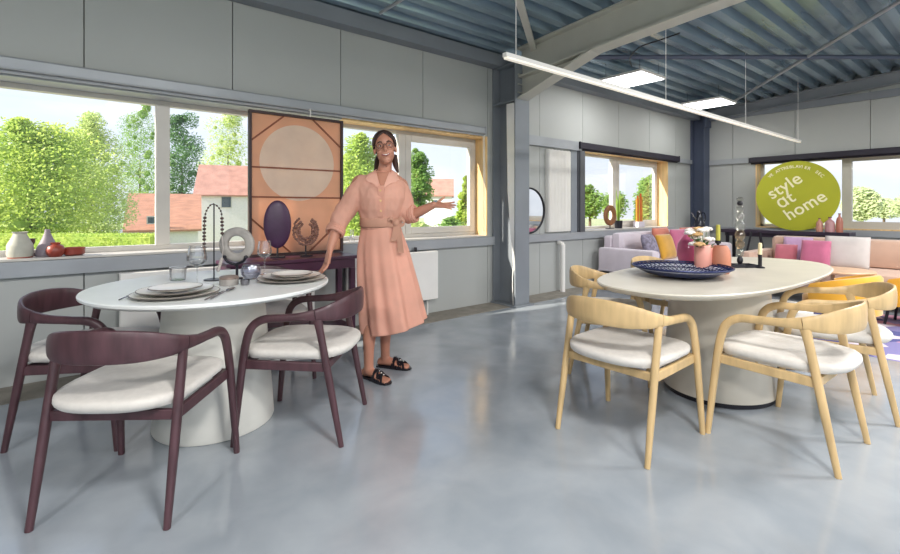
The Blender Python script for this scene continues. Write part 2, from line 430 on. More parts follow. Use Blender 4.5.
# radiators
for x0, x1, lab in ((.24, 1.72, 'white panel radiator behind the white round dining table'), (2.05, 3.16, 'white panel radiator under the window beside the woman')):
    t = thing('radiator', lab, 'radiator', (x0, W - .055, .185), 0, 'panel radiators under the window')
    L = x1 - x0
    MB().box((0, -.075, 0), (L, -.02, .535), ch=.008).build('front_panel', M_white, t, smooth=False)
    g = MB()
    g.box((0, -.02, .515), (L, .03, .533))
    for k in range(int(L / .02)): g.box((.006 + k * .02, -.012, .533), (.016 + k * .02, .022, .535))
    g.build('top_grille', M_white, t, smooth=False)
    for e in (.2, L - .2): MB().box((e - .03, -.02, .05), (e + .03, .052, .5)).build('bracket', M_white, t, smooth=False)
    g = MB(); g.tube([(L - .28, -.03, .54), (L - .28, -.03, .585)], .016, 10); g.build('valve', M_iron, t)
    g = MB(); g.tube([(L - .1, .0, .02), (L - .1, .0, -.184)], .011, 10); g.build('pipe', M_white, t)

# ceiling lights and bracing
LED = pm('light panel diffuser', '#ffffff', .5, emit=4)
for (u, v), lab in (((632, 80), 'square white ceiling light panel nearer the steel beam'), ((709, 104), 'square white ceiling light panel nearest the corner column')):
    p = atz(u, v, 2.985)
    t = thing('ceiling_light', lab, 'ceiling light', p, 0, 'square ceiling light panels')
    MB().box((-.32, -.32, 0), (.32, .32, .03)).build('frame', M_white, t, smooth=False)
    MB().box((-.30, -.30, -.006), (.30, .30, 0)).build('diffuser', LED, t, smooth=False)
    for a in (-.25, .25):
        for b in (-.25, .25): MB().tube([(a, b, .03), (a, b, deckz(p.y + b) - p.z)], .003, 6).build('suspension_wire', M_iron, t)
tz = 2.30; pa, pb = atz(503, 52, tz), atz(800, 141, tz)
pa = Vector((2.42, 2.38, tz)); pb = Vector((9.4, 2.38, tz))
t = thing('pendant_lamp', 'long thin white tube lamp hanging across the room below the beam', 'lamp', pa)
L = pb.x - pa.x
MB().box((0, -.02, 0), (L, .02, .03)).build('housing', M_white, t, smooth=False)
MB().box((.01, -.018, -.014), (L - .01, .018, 0)).build('diffuser', pm('tube diffuser', '#fff6e8', .5, emit=.28), t, smooth=False)
for xx in (.12, 2.4, 4.6, L - .1): MB().tube([(xx, 0, .03), (xx, 0, deckz(2.38) - tz + .05)], .003, 6).build('suspension_wire', M_white, t)
def brace(u0, v0, u1, v1, r, mat, label, flat=False, name='roof_brace', ext=(0, 0)):
    def on(u, v):
        d = ray(u, v); zz = lambda t: deckz(t * d.y) - .07 - (EYE + t * d.z)
        lo, hi = .5, 14
        for _ in range(60):
            mid = (lo + hi) / 2
            if zz(mid) > 0: lo = mid
            else: hi = mid
        return Vector((d.x * lo, d.y * lo, EYE + d.z * lo))
    p, q = on(u0, v0), on(u1, v1); d = q - p
    p2, q2 = p - d * ext[0], q + d * ext[1]
    g = MB()
    if flat: g.bar(p2, q2, r * 2, r * .8)
    else: g.tube([p2, q2], r, 12)
    return tag(g.build(name, mat, smooth=not flat), label, 'brace', 'roof bracing')
brace(597, 57, 900, 57, .028, M_dsteel, 'dark grey steel tube bracing running level below the ribbed roof', ext=(.1, .15))
brace(731, 103, 900, 1, .022, M_rail, 'pale slim steel brace rising from the corner column across the ceiling', ext=(0, .5))
brace(534, 51, 519, 0, .035, M_beam, 'pale flat steel brace running up from the column head', flat=True, ext=(0, .6))
brace(380, 13, 401, 0, .016, M_rail, 'short thin steel brace high above the window wall', ext=(0, 1.5))
g = MB(); z0 = deckz(2.6) - .02
P = [atd(632, 67, 6.3), atd(630, 58, 5.6), atd(640, 47, 5.2), atd(660, 40, 5.0), atd(680, 33, 4.8)]
P = [Vector((p.x, p.y, min(p.z, deckz(p.y) - .015))) for p in P]
g.tube(spline([tuple(p) for p in P], 6), .008, 8)
tag(g.build('power_cable', M_iron), 'dark cable looping under the deck above the nearer square light panel', 'cable')

# ------------------------------------------------------------------ chairs
def sweep(m, pts, n=12):     # pts: (x,y,z, half thickness, half height, outward nx, ny)
    P = spline(pts, 8); rings = []
    for i, p in enumerate(P):
        c = Vector(p[:3]); t = (Vector(P[min(i + 1, len(P) - 1)][:3]) - Vector(P[max(i - 1, 0)][:3])).normalized()
        o = Vector((p[5], p[6], 0)); o = (o - t * o.dot(t)).normalized(); u = t.cross(o)
        ring = []
        for j in range(n):
            a = 2 * PI * j / n; e = .75
            ca, sn = math.cos(a), math.sin(a)
            ring.append(c + o * (p[3] * math.copysign(abs(ca) ** e, ca)) + u * (p[4] * math.copysign(abs(sn) ** e, sn)))
        rings.append(ring)
    m.loft(rings)
def make_chair(wood, label):
    t = thing('dining_chair', label, 'chair')
    arc = []
    J = (.252, -.135, .700)
    arm = lambda s: [(s * .264, .230, .42, .017, .019, s, 0), (s * .260, .214, .52, .017, .020, s, 0), (s * .257, .188, .594, .018, .021, s, 0), (s * .256, .130, .634, .018, .021, s, 0),
                     (s * .258, .03, .644, .018, .020, s, 0), (s * .258, -.06, .650, .017, .022, s, 0), (s * .252, -.14, .660, .016, .030, s, -.25)]
    for s in (-1, 1):
        g = MB(); sweep(g, [(s * .278, .272, 0, .013, .014, s, 0), (s * .271, .251, .22, .016, .017, s, 0), (s * .264, .230, .42, .017, .019, s, 0)])
        g.build('leg', wood, t)
        g = MB(); sweep(g, arm(s)); g.build('armrest', wood, t)
        g = MB(); sweep(g, [(s * .252, -.272, 0, .012, .013, s, 0), (s * .249, -.215, .30, .016, .018, s, 0), (s * .247, -.165, .56, .016, .019, s, 0), (s * .246, -.145, .652, .013, .026, s, 0)])
        g.build('leg', wood, t)
    g = MB()
    pts = [(.252, -.14, .660, .016, .030, 1, -.25), (.228, -.205, .668, .014, .043, .85, -.55), (.165, -.262, .679, .013, .057, .5, -.9), (.085, -.292, .685, .013, .063, .22, -1), (0, -.302, .687, .013, .064, 0, -1)]
    sweep(g, pts + [(-p[0],) + p[1:5] + (-p[5], p[6]) for p in reversed(pts[:-1])], 16)
    g.build('backrest', wood, t)
    g = MB()
    for s in (-1, 1): g.bar((s * .248, .232, .405), (s * .242, -.19, .395), .022, .045)
    g.bar((-.25, .232, .405), (.25, .232, .405), .022, .04); g.bar((-.24, -.19, .395), (.24, -.19, .395), .022, .04)
    g.build('seat_frame', wood, t, smooth=False, bevel=.004)
    # seat: rounded D shape
    out = []
    n = 72
    for j in range(n):
        a = 2 * PI * j / n; ca, sn = math.cos(a), math.sin(a)
        e = 2 / 4.5 if sn > 0 else 2 / 2.7
        x = .276 * math.copysign(abs(ca) ** e, ca); yy = (.262 if sn > 0 else .292) * math.copysign(abs(sn) ** e, sn)
        out.append((x, yy))
    rings = []
    for sc, z in ((.05, .428), (.86, .428), (.94, .434), (.985, .448), (1.0, .462), (.992, .474), (.965, .481), (.90, .485), (.75, .488), (.5, .490), (.25, .491), (.02, .491)):
        lim = .243
        rings.append([Vector((max(-lim, min(lim, x * sc)) if z < .44 else x * sc * (.965 if abs(x) > .2 else .985), yy * sc, z)) for x, yy in out])
    g = MB(); g.loft(rings); g.build('seat', M_seat, t)
    return t
def face(d): return math.atan2(-d[0], d[1])
protoD = make_chair(M_dwood, '')
protoO = make_chair(M_oak, '')
def put(proto, first, c, d, label, group):
    o = proto if first else copy_tree(proto)
    o.location = (c[0], c[1], 0); o.rotation_euler = (0, 0, face(d)); tag(o, label, 'chair', group); return o
GD, GO = 'dark wood armchairs around the white round table', 'light oak armchairs around the oval table'
put(protoD, True, (.225, 2.384), (.60, .79), 'dark wood armchair with cream seat in the foreground, its back to the camera', GD)
put(protoD, False, (.085, 3.205), (.83, -.56), 'dark wood armchair with cream seat at the left edge, before the window sill', GD)
put(protoD, False, (1.0, 2.53), (-.745, .667), 'dark wood armchair with cream seat turned sideways beside the woman', GD)
put(protoD, False, (1.06, 3.45), (-.12, -.99), 'dark wood armchair mostly hidden on the window side of the white table', GD)
put(protoO, True, (2.315, 1.355), (1, .02), 'light oak armchair at the near left end of the oval table', GO)
put(protoO, False, (2.895, .79), (.03, 1), 'light oak armchair seen from behind in front of the oval table pedestal', GO)
put(protoO, False, (3.12, 1.94), (.42, -.9), 'light oak armchair behind the left end of the oval table', GO)
put(protoO, False, (3.66, .785), (-.34, .94), 'light oak armchair cut off by the right edge, near side of oval table', GO)
put(protoO, False, (4.08, 1.98), (-.1, -1), 'light oak armchair hidden behind the blue bowl, far side of oval table', GO)

# ------------------------------------------------------------------ table 1 (white, round)
TH = .774
T1 = Vector((.612, 2.885, 0))
t = thing('dining_table', 'round white dining table on a tapered drum pedestal', 'table', T1)
MB().lathe([(.001, TH - .03), (.53, TH - .034), (.595, TH - .030), (.616, TH - .016), (.618, TH - .005), (.614, TH), (.001, TH)], n=96).build('tabletop', M_tbl, t)
MB().lathe([(.001, .002), (.305, .002), (.31, .012), (.29, .3), (.255, TH - .03), (.001, TH - .03)], n=72).build('pedestal', pm('pale stone pedestal', '#dcdad2', .5, var=.03), t)
# ------------------------------------------------------------------ table 2 (cream, oval)
T2 = Vector((3.435, 1.29, 0))
t = thing('dining_table', 'oval cream dining table on a tapered drum pedestal with black plinth', 'table', T2)
def oval(rs):
    g = MB()
    rings = []
    for d, z in rs:
        rings.append([Vector(((1.195 - d) * math.copysign(abs(math.cos(a)) ** .78, math.cos(a)), (.49 - d) * math.copysign(abs(math.sin(a)) ** .78, math.sin(a)), z)) for a in [2 * PI * j / 120 for j in range(120)]])
    g.loft(rings); return g
oval([(.09, TH - .04), (.03, TH - .034), (.006, TH - .018), (0, TH - .006), (.005, TH), (.05, TH)]).build('tabletop', M_tbl2, t)
MB().lathe([(.001, .03), (.328, .03), (.328, .04), (.285, TH - .04), (.001, TH - .04)], n=96, c=(-.11, 0, 0), sx=1.08, sy=1.0).build('pedestal', M_tbl2, t)
MB().lathe([(.001, .001), (.320, .001), (.320, .03), (.001, .03)], n=96, sx=1.08, c=(-.11, 0, 0)).build('plinth', M_iron, t)

# ------------------------------------------------------------------ tableware on the white table
def plate_prof(r, h=.02): return [(.001, .0), (r * .6, 0), (r * .66, .003), (r * .97, h), (r, h + .001), (r * .985, h + .004), (r * .68, .009), (r * .6, .006), (.001, .006)]
M_rim = pm('stoneware with grey rim', '#dcd8d0', .35, var=.07, scale=25)
M_edge = pm('dark glaze', '#6b6460', .35, var=.1)
def plates(x, y, tagw, grp):
    z = TH + .001
    defs = [('charger_plate', .192, .012, M_rim, 'wide grey charger plate under the plates %s'), ('dinner_plate', .165, .016, M_ceram, 'white dinner plate in the middle of the stack %s'), ('dessert_plate', .115, .014, M_ceram, 'small white plate on top of the stack %s')]
    for nm, r, h, mt, lab in defs:
        tt = thing(nm, lab % tagw, 'plate', (x, y, z), 0, grp)
        MB().lathe(plate_prof(r, h), n=56).build('dish', mt, tt)
        MB().tube([(r * math.cos(a), r * math.sin(a), h + .002) for a in [2 * PI * i / 56 for i in range(56)]], .0028, 6, loop=True).build('rim', M_edge, tt)
        z += .0125 if nm == 'charger_plate' else .012
p = atz(176, 295, TH); plates(p.x, p.y, 'nearest the front armchair', 'place setting plates')
p = atz(292, 280, TH); plates(p.x, p.y, "by the woman's hand", 'place setting plates')
M_cut = pm('polished steel', '#8d8b90', .18, .9, var=.05)
def cutlery(u0, v0, u1, v1, kind, label):
    a, b = atz(u0, v0, TH + .003), atz(u1, v1, TH + .003)
    a.z = b.z = TH + .004
    t = thing(kind, label, 'cutlery', a); d = b - a; L = d.length; t.rotation_euler = (0, 0, math.atan2(d.y, d.x))
    g = MB(); g.tube([(0, 0, 0), (L * .3, 0, .002), (L * .7, 0, .003)], [.0035, .003, .002], 8); g.build('handle', M_cut, t)
    g = MB()
    if kind == 'spoon': g.ell((L * .84, 0, .004), (L * .17, .017, .004), 16, 8)
    elif kind == 'fork':
        for s in (-1, 0, 1): g.tube([(L * .68, 0, .003), (L * .78, s * .008, .004), (L, s * .008, .003)], .0018, 6)
    else: g.loft([[Vector((L * .68, -.004, .001)), Vector((L * .68, .006, .001)), Vector((L * .68, .006, .004)), Vector((L * .68, -.004, .004))], [Vector((L, -.002, .001)), Vector((L, .004, .001)), Vector((L, .004, .003)), Vector((L, -.002, .003))]])
    g.build('bowl' if kind == 'spoon' else 'tines' if kind == 'fork' else 'blade', M_cut, t)
cutlery(211, 299, 234, 288, 'spoon', 'dark steel spoon lying right of the front plate stack')
cutlery(205, 300, 224, 291.5, 'knife', 'slim steel knife lying close to the front plate stack')
cutlery(119, 300, 131, 296, 'fork', 'steel fork lying left of the front plate stack')
cutlery(262, 281, 270, 274, 'fork', 'steel fork lying left of the far plate stack')
def wine_glass(x, y, label, h=.225, r=.042):
    t = thing('wine_glass', label, 'glass', (x, y, TH + .001), 0, 'wine glasses on the white table')
    MB().lathe([(.001, 0), (.034, 0), (.034, .002), (.008, .005), (.0045, .012)], n=28).build('foot', M_glass, t)
    MB().lathe([(.0045, .012), (.0038, .05), (.0042, h * .45), (.010, h * .47)], n=14).build('stem', M_glass, t)
    pr = [(.004, h * .47), (r * .55, h * .52), (r * .92, h * .60), (r, h * .68), (r * .93, h * .82), (r * .78, h), (r * .76, h), (r * .91, h * .82), (r * .98, h * .68), (r * .9, h * .605), (r * .52, h * .53), (.001, h * .485)]
    MB().lathe(pr, n=32).build('bowl', M_glass, t)
p = atz(197, 287, TH); wine_glass(p.x, p.y, 'tall wine glass standing behind the front plate stack', .222, .05)
p = atz(264.5, 274.5, TH); wine_glass(p.x, p.y, 'tall wine glass standing left of the far plate stack', .215, .045)
def tumbler(u, v, r, h, label):
    p = atz(u, v, TH); t = thing('tumbler', label, 'glass', (p.x, p.y, TH + .001), 0, 'glass tumblers')
    MB().lathe([(.001, 0), (r * .9, 0), (r * .95, .005), (r, h), (r * .95, h), (r * .88, .008), (.001, .008)], n=32).build('cup', M_glass, t)
    MB().tube([(r * .975 * math.cos(a), r * .975 * math.sin(a), h) for a in [2 * PI * i / 32 for i in range(32)]], .0022, 6, loop=True).build('rim', pm('frosted glass rim', '#c9ccd2', .2), t)
tumbler(178, 280, .045, .075, 'clear glass tumbler behind the front plate stack')
# smoked goblet
p = atz(251, 279, TH)
t = thing('glass_jar', 'low clear glass jar with rounded sides beside the black candle stand', 'jar', (p.x, p.y, TH + .001))
MB().lathe([(.001, 0), (.032, 0), (.055, .03), (.058, .055), (.045, .085), (.04, .085), (.052, .055), (.05, .03), (.03, .006), (.001, .006)], n=32).build('vessel', glass_mat('grey glass', (.85, .86, .92), .12), t)
MB().lathe([(.001, .006), (.03, .006), (.042, .026), (.044, .035), (.001, .035)], n=28).build('candle', M_white, t)
# bead arch on a stand
p = atz(214, 280, TH)
t = thing('bead_garland', 'tall arched string of dark beads on a thin black stand', 'ornament', (p.x, p.y, TH), YAW)
g = MB(); g.lathe([(.001, .001), (.055, .001), (.055, .006), (.001, .006)], n=32); g.tube([(0, 0, .005), (0, 0, .445)], .004, 8); g.build('stand', M_iron, t)
M_bead = pm('dark wooden bead', '#4a3330', .4, var=.25, scale=30)
arcp = spline([(-.055, 0, .17), (-.058, 0, .24), (-.056, 0, .34), (-.048, 0, .40), (-.024, 0, .44), (.0, 0, .448), (.026, 0, .43), (.044, 0, .395), (.048, 0, .33), (.048, 0, .26)], 10)
g = MB(); g.tube(arcp, .0022, 6); g.build('cord', M_iron, t)
g = MB(); last = None
for q in arcp:
    q = Vector(q)
    if last is None or (q - last).length > .0185:
        g.ell(q, (.0105, .0105, .0085) if q.z < .385 else (.006, .006, .006), 10, 6); last = q
b = g.build('beads', M_bead, t); b['kind'] = 'stuff'
b2 = MB()
for k in range(6): b2.ell((.045 - k * .004, .0, .12 - k * .012), (.010, .010, .012), 10, 6)
b2.tube([(.048, 0, .26), (.054, 0, .19), (.048, 0, .12), (.02, 0, .055)], .002, 6)
b2.build('tassel', pm('pale bead', '#c3b9b4', .4), t)
# ring sculpture
p = aty(236, 262, W - .02)
def ring_sculpture(loc, rz, R0, r, depth, mat, label, base=True, lift=0):
    t = thing('ring_sculpture', label, 'ornament', loc, rz)
    pts = []
    g = MB(); rings = []
    for i in range(56):
        a = 2 * PI * i / 56; c = Vector((R0 * math.cos(a), 0, R0 * math.sin(a))); o = Vector((math.cos(a), 0, math.sin(a)))
        rings.append([c + o * (r * math.copysign(abs(math.cos(b)) ** .6, math.cos(b))) + Vector((0, depth * math.copysign(abs(math.sin(b)) ** .6, math.sin(b)), 0)) for b in [2 * PI * j / 14 for j in range(14)]])
    g.loft(rings, loop=True)
    for i in range(len(g.v)): g.v[i] = (g.v[i][0], g.v[i][1], g.v[i][2] + R0 + r + (.05 if base else 0) + lift)
    g.build('ring', mat, t)
    if base: g = MB(); g.tube([(0, 0, .014), (0, 0, .07)], .008, 8); g.box((-.07, -.04, 0), (.07, .04, .014)); g.build('base', M_iron, t, smooth=False)
    return t
p = atz(237, 279, TH)
t = ring_sculpture((p.x, p.y, TH + .001), YAW, .078, .026, .018, M_grey, 'grey stone ring held on a black forked stand on the white table', base=False, lift=.102)
g = MB(); g.lathe([(.001, 0), (.034, 0), (.032, .008), (.007, .012), (.006, .012)], n=24); g.build('base', M_iron, t)
g = MB(); g.tube([(0, 0, .01), (0, 0, .095)], .008, 10); g.build('post', M_iron, t)
for s in (-1, 1):
    g = MB(); g.tube(spline([(0, -.02, .088), (s * .022, -.024, .096), (s * .048, -.024, .108), (s * .062, -.024, .130)], 6), [.008] * 19, 10); g.ell((s * .064, -.024, .134), (.012, .012, .010), 12, 8); g.build('arm', M_iron, t)
# stone box and small cup
p = atz(229, 285, TH)
t = thing('trinket_box', 'low round grey stone box with a lid left of the candle holder', 'box', (p.x, p.y, TH + .001))
MB().lathe([(.001, 0), (.046, 0), (.049, .004), (.049, .033), (.001, .033)], n=36).build('body', M_grey, t)
MB().lathe([(.001, .034), (.050, .034), (.050, .045), (.04, .05), (.001, .052)], n=36).build('lid', pm('brown stone lid', '#8f7d74', .5, var=.2, scale=25), t)
p = atz(245, 285, TH)
t = thing('salt_cup', 'small dark metal cup beside the grey stone box', 'cup', (p.x, p.y, TH + .001))
MB().lathe([(.001, 0), (.022, 0), (.024, .03), (.021, .03), (.019, .005), (.001, .005)], n=24).build('cup', M_cut, t)

# ------------------------------------------------------------------ left sill pots
SZ = SILL + .0135
def pot(name, u, v, prof, mat, label, cat='vase', sc=1, dy=.06, rimmat=None, extra=None):
    p = aty(u, v, W + dy)
    t = thing(name, label, cat, (p.x, p.y, SZ), 0, 'pots on the left window sill')
    MB().lathe([(r * sc, z * sc) for r, z in prof], n=36).build('body', mat, t)
    if rimmat: rimmat(t)
    return t
M_cream = pm('cream stoneware', '#b9b8ac', .6, var=.06, scale=20)
def base_band(r): return lambda t: MB().lathe([(.001, .0005), (r, .0005), (r + .001, .008), (.001, .008)], n=36).build('foot', pm('terracotta glaze', '#a05646', .5), t)
pot('vase', 20, 258, [(.001, .008), (.066, .008), (.072, .03), (.07, .085), (.066, .095), (.038, .155), (.036, .165), (.044, .178), (.04, .178), (.03, .165), (.03, .15), (.001, .12)], M_cream, 'cream stoneware bottle vase with stepped shoulder, far left of the sill', rimmat=base_band(.066))
pot('candle_holder', 32, 256, [(.001, 0), (.025, 0), (.022, .01), (.007, .03), (.012, .055), (.008, .075), (.018, .10), (.019, .125), (.001, .125)], pm('dark brown glaze', '#4b2f2c', .35), 'small dark brown turned candle holder behind the cream vase', 'candle holder', dy=.155)
pot('vase', 47.5, 255.5, [(.001, 0), (.064, 0), (.068, .02), (.06, .06), (.03, .13), (.017, .165), (.015, .19), (.012, .19), (.012, .16), (.001, .15)], pm('lilac grey stoneware', '#8f848d', .55, var=.1), 'lilac grey cone shaped bottle vase behind the red pot', dy=.115)
M_rust = pm('rust red glaze', '#9a4436', .4, var=.12)
pot('vase', 55.5, 256, [(.001, 0), (.032, 0), (.05, .02), (.055, .045), (.045, .075), (.026, .088), (.03, .1), (.024, .1), (.02, .088), (.001, .07)], M_rust, 'round rust red pot in front of the lilac cone vase', dy=.0)
pot('bowl', 74, 254.5, [(.001, 0), (.045, 0), (.062, .012), (.064, .05), (.066, .058), (.058, .058), (.054, .02), (.001, .012)], M_rust, 'low rust red bowl, rightmost of the pots on the sill', 'bowl', dy=.04)

# ------------------------------------------------------------------ plum console, art, ornaments on it
CT = .775
t = thing('console_table', 'plum console table under the orange artwork', 'console table', (1.0, 3.79, 0))
CL, CD = .99, .36
MB().box((-.12, 0, CT - .03), (CL, CD, CT), ch=.006).build('tabletop', M_plum, t, smooth=False)
MB().box((-.09, .02, CT - .11), (CL - .03, CD - .02, CT - .03)).build('apron', M_plum, t, smooth=False)
for x in (-.09, CL - .075):
    for y in (.02, CD - .07): MB().box((x, y, 0), (x + .05, y + .05, CT - .11), ch=.005).build('leg', M_plum, t, smooth=False)
MB().box((-.07, .04, .12), (CL - .05, CD - .04, .15)).build('shelf', M_plum, t, smooth=False)
# artwork, standing on the console and leaning on the reveal
t = thing('framed_artwork', 'large orange canvas with a cream circle in a dark frame before the window', 'artwork', (1.145, 4.19, CT + .001))
AW, AH = .87, 2.045 - CT
g = MB(); fw = .022
g.box((0, -.025, 0), (fw, .02, AH)); g.box((AW - fw, -.025, 0), (AW, .02, AH)); g.box((fw, -.025, 0), (AW - fw, .02, fw)); g.box((fw, -.025, AH - fw), (AW - fw, .02, AH))
g.build('frame', pm('dark brown frame', '#3a2526', .5, var=.1), t, smooth=False)
g = MB(); g.box((fw, -.002, fw), (AW - fw, .004, AH - fw)); g.build('canvas', pm('orange voile', '#efc7ae', .85, var=.05, scale=4, thin=.62), t, smooth=False)
Mc = Matrix.Rotation(PI / 2, 4, 'X')
g = MB(); g.lathe([(.001, 0), (.345, 0), (.345, .003), (.001, .003)], c=(AW * .5, -.004, AH - .435), n=96, M=Mc); g.build('circle', pm('cream voile', '#fdf5e9', .85, var=.04, thin=.6), t)
M_st = pm('brown stretcher bar', '#8a4f38', .6, var=.1)
g = MB()
def stb(x0, z0, x1, z1, w=.016): g.bar((x0, .012, z0), (x1, .012, z1), .012, w, up=(-(z1 - z0), 0, (x1 - x0)))
for x0, z0, x1, z1 in ((fw, AH - .49, AW - fw, AH - .49), (fw, AH - .75, AW - fw, AH - .75), (fw, AH - .26, .30, AH - fw), (AW - .30, AH - fw, AW - fw, AH - .26), (fw, .33, .36, fw), (AW - .33, fw, AW - fw, .30)): 
    g.bar((x0, -.010, z0), (x1, -.010, z1), .008, .014, up=(-(z1 - z0), 0, (x1 - x0)))
g.build('batten', M_st, t, smooth=False)
g = MB(); g.tube(spline([(AW * .62, -.02, AH), (AW * .62, -.03, AH + .04), (AW * .62, -.02, AH + .07), (AW * .62, .0, AH + .06)], 5), .006, 8); g.build('hook', M_white, t)
# purple oval disc on stand
p = aty(277.5, 258, 4.02)
t = thing('oval_sculpture', 'dark purple oval disc on a small stand in front of the artwork', 'ornament', (p.x, 4.02, CT + .001), YAW * .35)
g = MB(); g.ell((0, 0, .285), (.112, .03, .205), 40, 24); g.build('disc', pm('aubergine glaze', '#4a2d4e', .42, var=.12, scale=10), t)
g = MB(); g.tube([(0, 0, .01), (0, 0, .10)], .008, 10); g.build('post', M_iron, t)
g = MB(); g.box((-.06, -.04, 0), (.06, .04, .012)); g.build('base', M_iron, t, smooth=False, bevel=.002)
# horseshoe shell necklace on stand
p = aty(306, 258, 3.98)
t = thing('shell_necklace', 'horseshoe shaped brown shell necklace on a stand before the artwork', 'ornament', (p.x, 3.98, CT + .001), YAW * .35)
M_shell = pm('brown shell', '#94685a', .45, var=.3, scale=40)
g = MB()
for k in range(3):
    for i in range(34):
        a = math.radians(-235 + 290 * i / 33) ; rr = .064 + k * .023 + R.uniform(-.006, .006)
        c = (rr * math.cos(a) * .92, R.uniform(-.01, .01), .225 + rr * math.sin(a) * 1.12)
        g.ell(c, (.012, .008, .012), 7, 5, M=Matrix.Rotation(R.uniform(0, 3), 3, 'Y'))
b = g.build('shells', M_shell, t); b['kind'] = 'stuff'
g = MB(); g.tube([(0, .014, .01), (0, .014, .15)], .006, 8); g.tube([(.085 * math.cos(math.radians(a)) * .92, .012, .225 + .085 * math.sin(math.radians(a)) * 1.12) for a in range(-230, 51, 10)], .004, 6); g.build('post', M_iron, t)
g = MB(); g.box((-.05, -.04, 0), (.05, .04, .012)); g.build('base', M_iron, t, smooth=False)
# little glass vase on the window sill behind the woman
p = aty(352, 240, W + .05)
t = thing('bud_vase', 'small clear glass vase on the sill right of the artwork', 'vase', (p.x, p.y, SZ))
MB().lathe([(.001, 0), (.03, 0), (.034, .03), (.018, .07), (.02, .12), (.017, .12), (.015, .07), (.03, .03), (.001, .006)], n=28).build('vessel', M_glass, t)

# ------------------------------------------------------------------ oval table items
p = atz(681, 276, TH)
bowl_c = Vector((p.x, p.y, TH + .001))
t = thing('wire_bowl', 'wide shallow dark blue wire bowl on the oval table', 'bowl', bowl_c)
M_blue = pm('dark blue wire', '#26305c', .35, .3, var=.15)
g = MB(); br = .285
for i in range(44):
    a = 2 * PI * i / 44
    pts = []
    for k in range(9):
        q = k / 8; rr = .10 + (br - .10) * q; zz = .010 + .053 * q ** 1.7
        b_ = a + .35 * q
        pts.append((rr * math.cos(b_), rr * math.sin(b_), zz))
    g.tube(pts, .0024, 5)
    pts = [(x * math.cos(-.7 * k / 8) - y * math.sin(-.7 * k / 8), x * math.sin(-.7 * k / 8) + y * math.cos(-.7 * k / 8), z) for k, (x, y, z) in enumerate(pts)]
    g.tube(pts, .0024, 5)
g.build('wire_mesh', M_blue, t)
for rr, zz in ((.10, .011), (br * .72, .033), (br, .062)):
    MB().tube([(rr * math.cos(a), rr * math.sin(a), zz) for a in [2 * PI * i / 64 for i in range(64)]], .005 if rr == br else .003, 8, loop=True).build('ring', M_blue, t)
MB().lathe([(.001, .001), (.10, .001), (.10 + .092, .0125), (br * .985, .054), (br * .98, .056), (.10 + .088, .0155), (.10, .004), (.001, .004)], n=64).build('outer_shell', pm('mottled blue enamel', '#2c3768', .35, var=.2, scale=60), t)
MB().lathe([(.001, .0045), (.10, .0045), (.10 + .086, .0155), (br * .96, .0500), (br * .955, .052), (.10 + .082, .0175), (.10, .0062), (.001, .0062)], n=64).build('inner_lining', pm('pale blue white enamel', '#dcdfe8', .3, var=.05, scale=30), t)
# vases
def vase_at(u, v, prof, mat, label, name='vase', rz=0, sy=1):
    p = atz(u, v, TH); t = thing(name, label, 'vase', (p.x, p.y, TH + .002), rz, 'pink vases on the oval table')
    MB().lathe(prof, n=40, sy=sy).build('body', mat, t); return t, p
M_mag = pm('magenta glass', '#e2719b', .15, var=.1, trans=.25)
M_pink = pm('salmon pink glaze', '#eaa596', .45, var=.08)
M_terra = pm('terracotta', '#bd7c62', .6, var=.1)
t, pv = vase_at(689, 268.5, [(.001, 0), (.04, 0), (.062, .03), (.078, .10), (.072, .17), (.045, .215), (.028, .235), (.024, .235), (.04, .21), (.066, .17), (.072, .10), (.056, .03), (.001, .01)], M_mag, 'magenta glass vase, leftmost of the vases on the oval table')
t, pf = vase_at(703.5, 272.5, [(.001, 0), (.045, 0), (.052, .02), (.056, .09), (.055, .165), (.045, .182), (.04, .182), (.05, .16), (.05, .03), (.001, .01)], M_pink, 'salmon pink vase with ruffled side holding white flowers', rz=0)
g = MB()   # ruffle down one side
pts = []
for k in range(40):
    q = k / 39; pts.append((.058 + .009 * math.sin(q * 2 * PI * 4.5), -.012, .012 + q * .16))
g.tube(pts, [.010 + .004 * math.sin(k / 39 * 2 * PI * 4.5) for k in range(40)], 10)
rf = g.build('ruffle', M_pink, t); rf.rotation_euler = (0, 0, YAW)
t2, pt = vase_at(721, 273.5, [(.001, 0), (.045, 0), (.055, .02), (.058, .10), (.052, .15), (.035, .18), (.03, .18), (.046, .15), (.05, .03), (.001, .01)], M_terra, 'terracotta brown vase, rightmost of the vases on the oval table')
# flowers
t = thing('flower_bunch', 'bunch of white and green flowers standing in the pink vase', 'flowers', (pf.x, pf.y, TH + .05))
g = MB(); fl = []
for i in range(13):
    a = 2 * PI * i / 13 * 2.3; rr = .012 + .07 * (i / 13); top = Vector((rr * math.cos(a) * 1.1 - .035, rr * math.sin(a) + .02, .185 + .05 * math.cos(i * 1.7)))
    g.tube(spline([(0, 0, -.03), (top.x * .3, top.y * .3, .09), tuple(top)], 5), .0022, 5); fl.append(top)
g.build('stem', pm('green stem', '#5d7d3c', .6), t)
for i, c in enumerate(fl):
    g = MB()
    for k in range(7):
        a = 2 * PI * k / 7
        g.ell(c + Vector((.021 * math.cos(a), .021 * math.sin(a), .006 * (k % 2))), (.018, .018, .010), 8, 5)
    g.ell(c + Vector((0, 0, .006)), (.016, .016, .014), 8, 5)
    g.build('blossom', pm('white petal', '#f1ece6', .6, var=.05) if i % 3 else pm('peach petal', '#d8b07a', .6), t)
g = MB()
for k in range(14):
    a = R.uniform(0, 2 * PI); c = Vector((.05 * math.cos(a), .05 * math.sin(a), R.uniform(.12, .17)))
    g.ell(c, (.022, .008, .004), 8, 5, M=Matrix.Rotation(a, 3, 'Z') @ Matrix.Rotation(R.uniform(-.8, .2), 3, 'Y'))
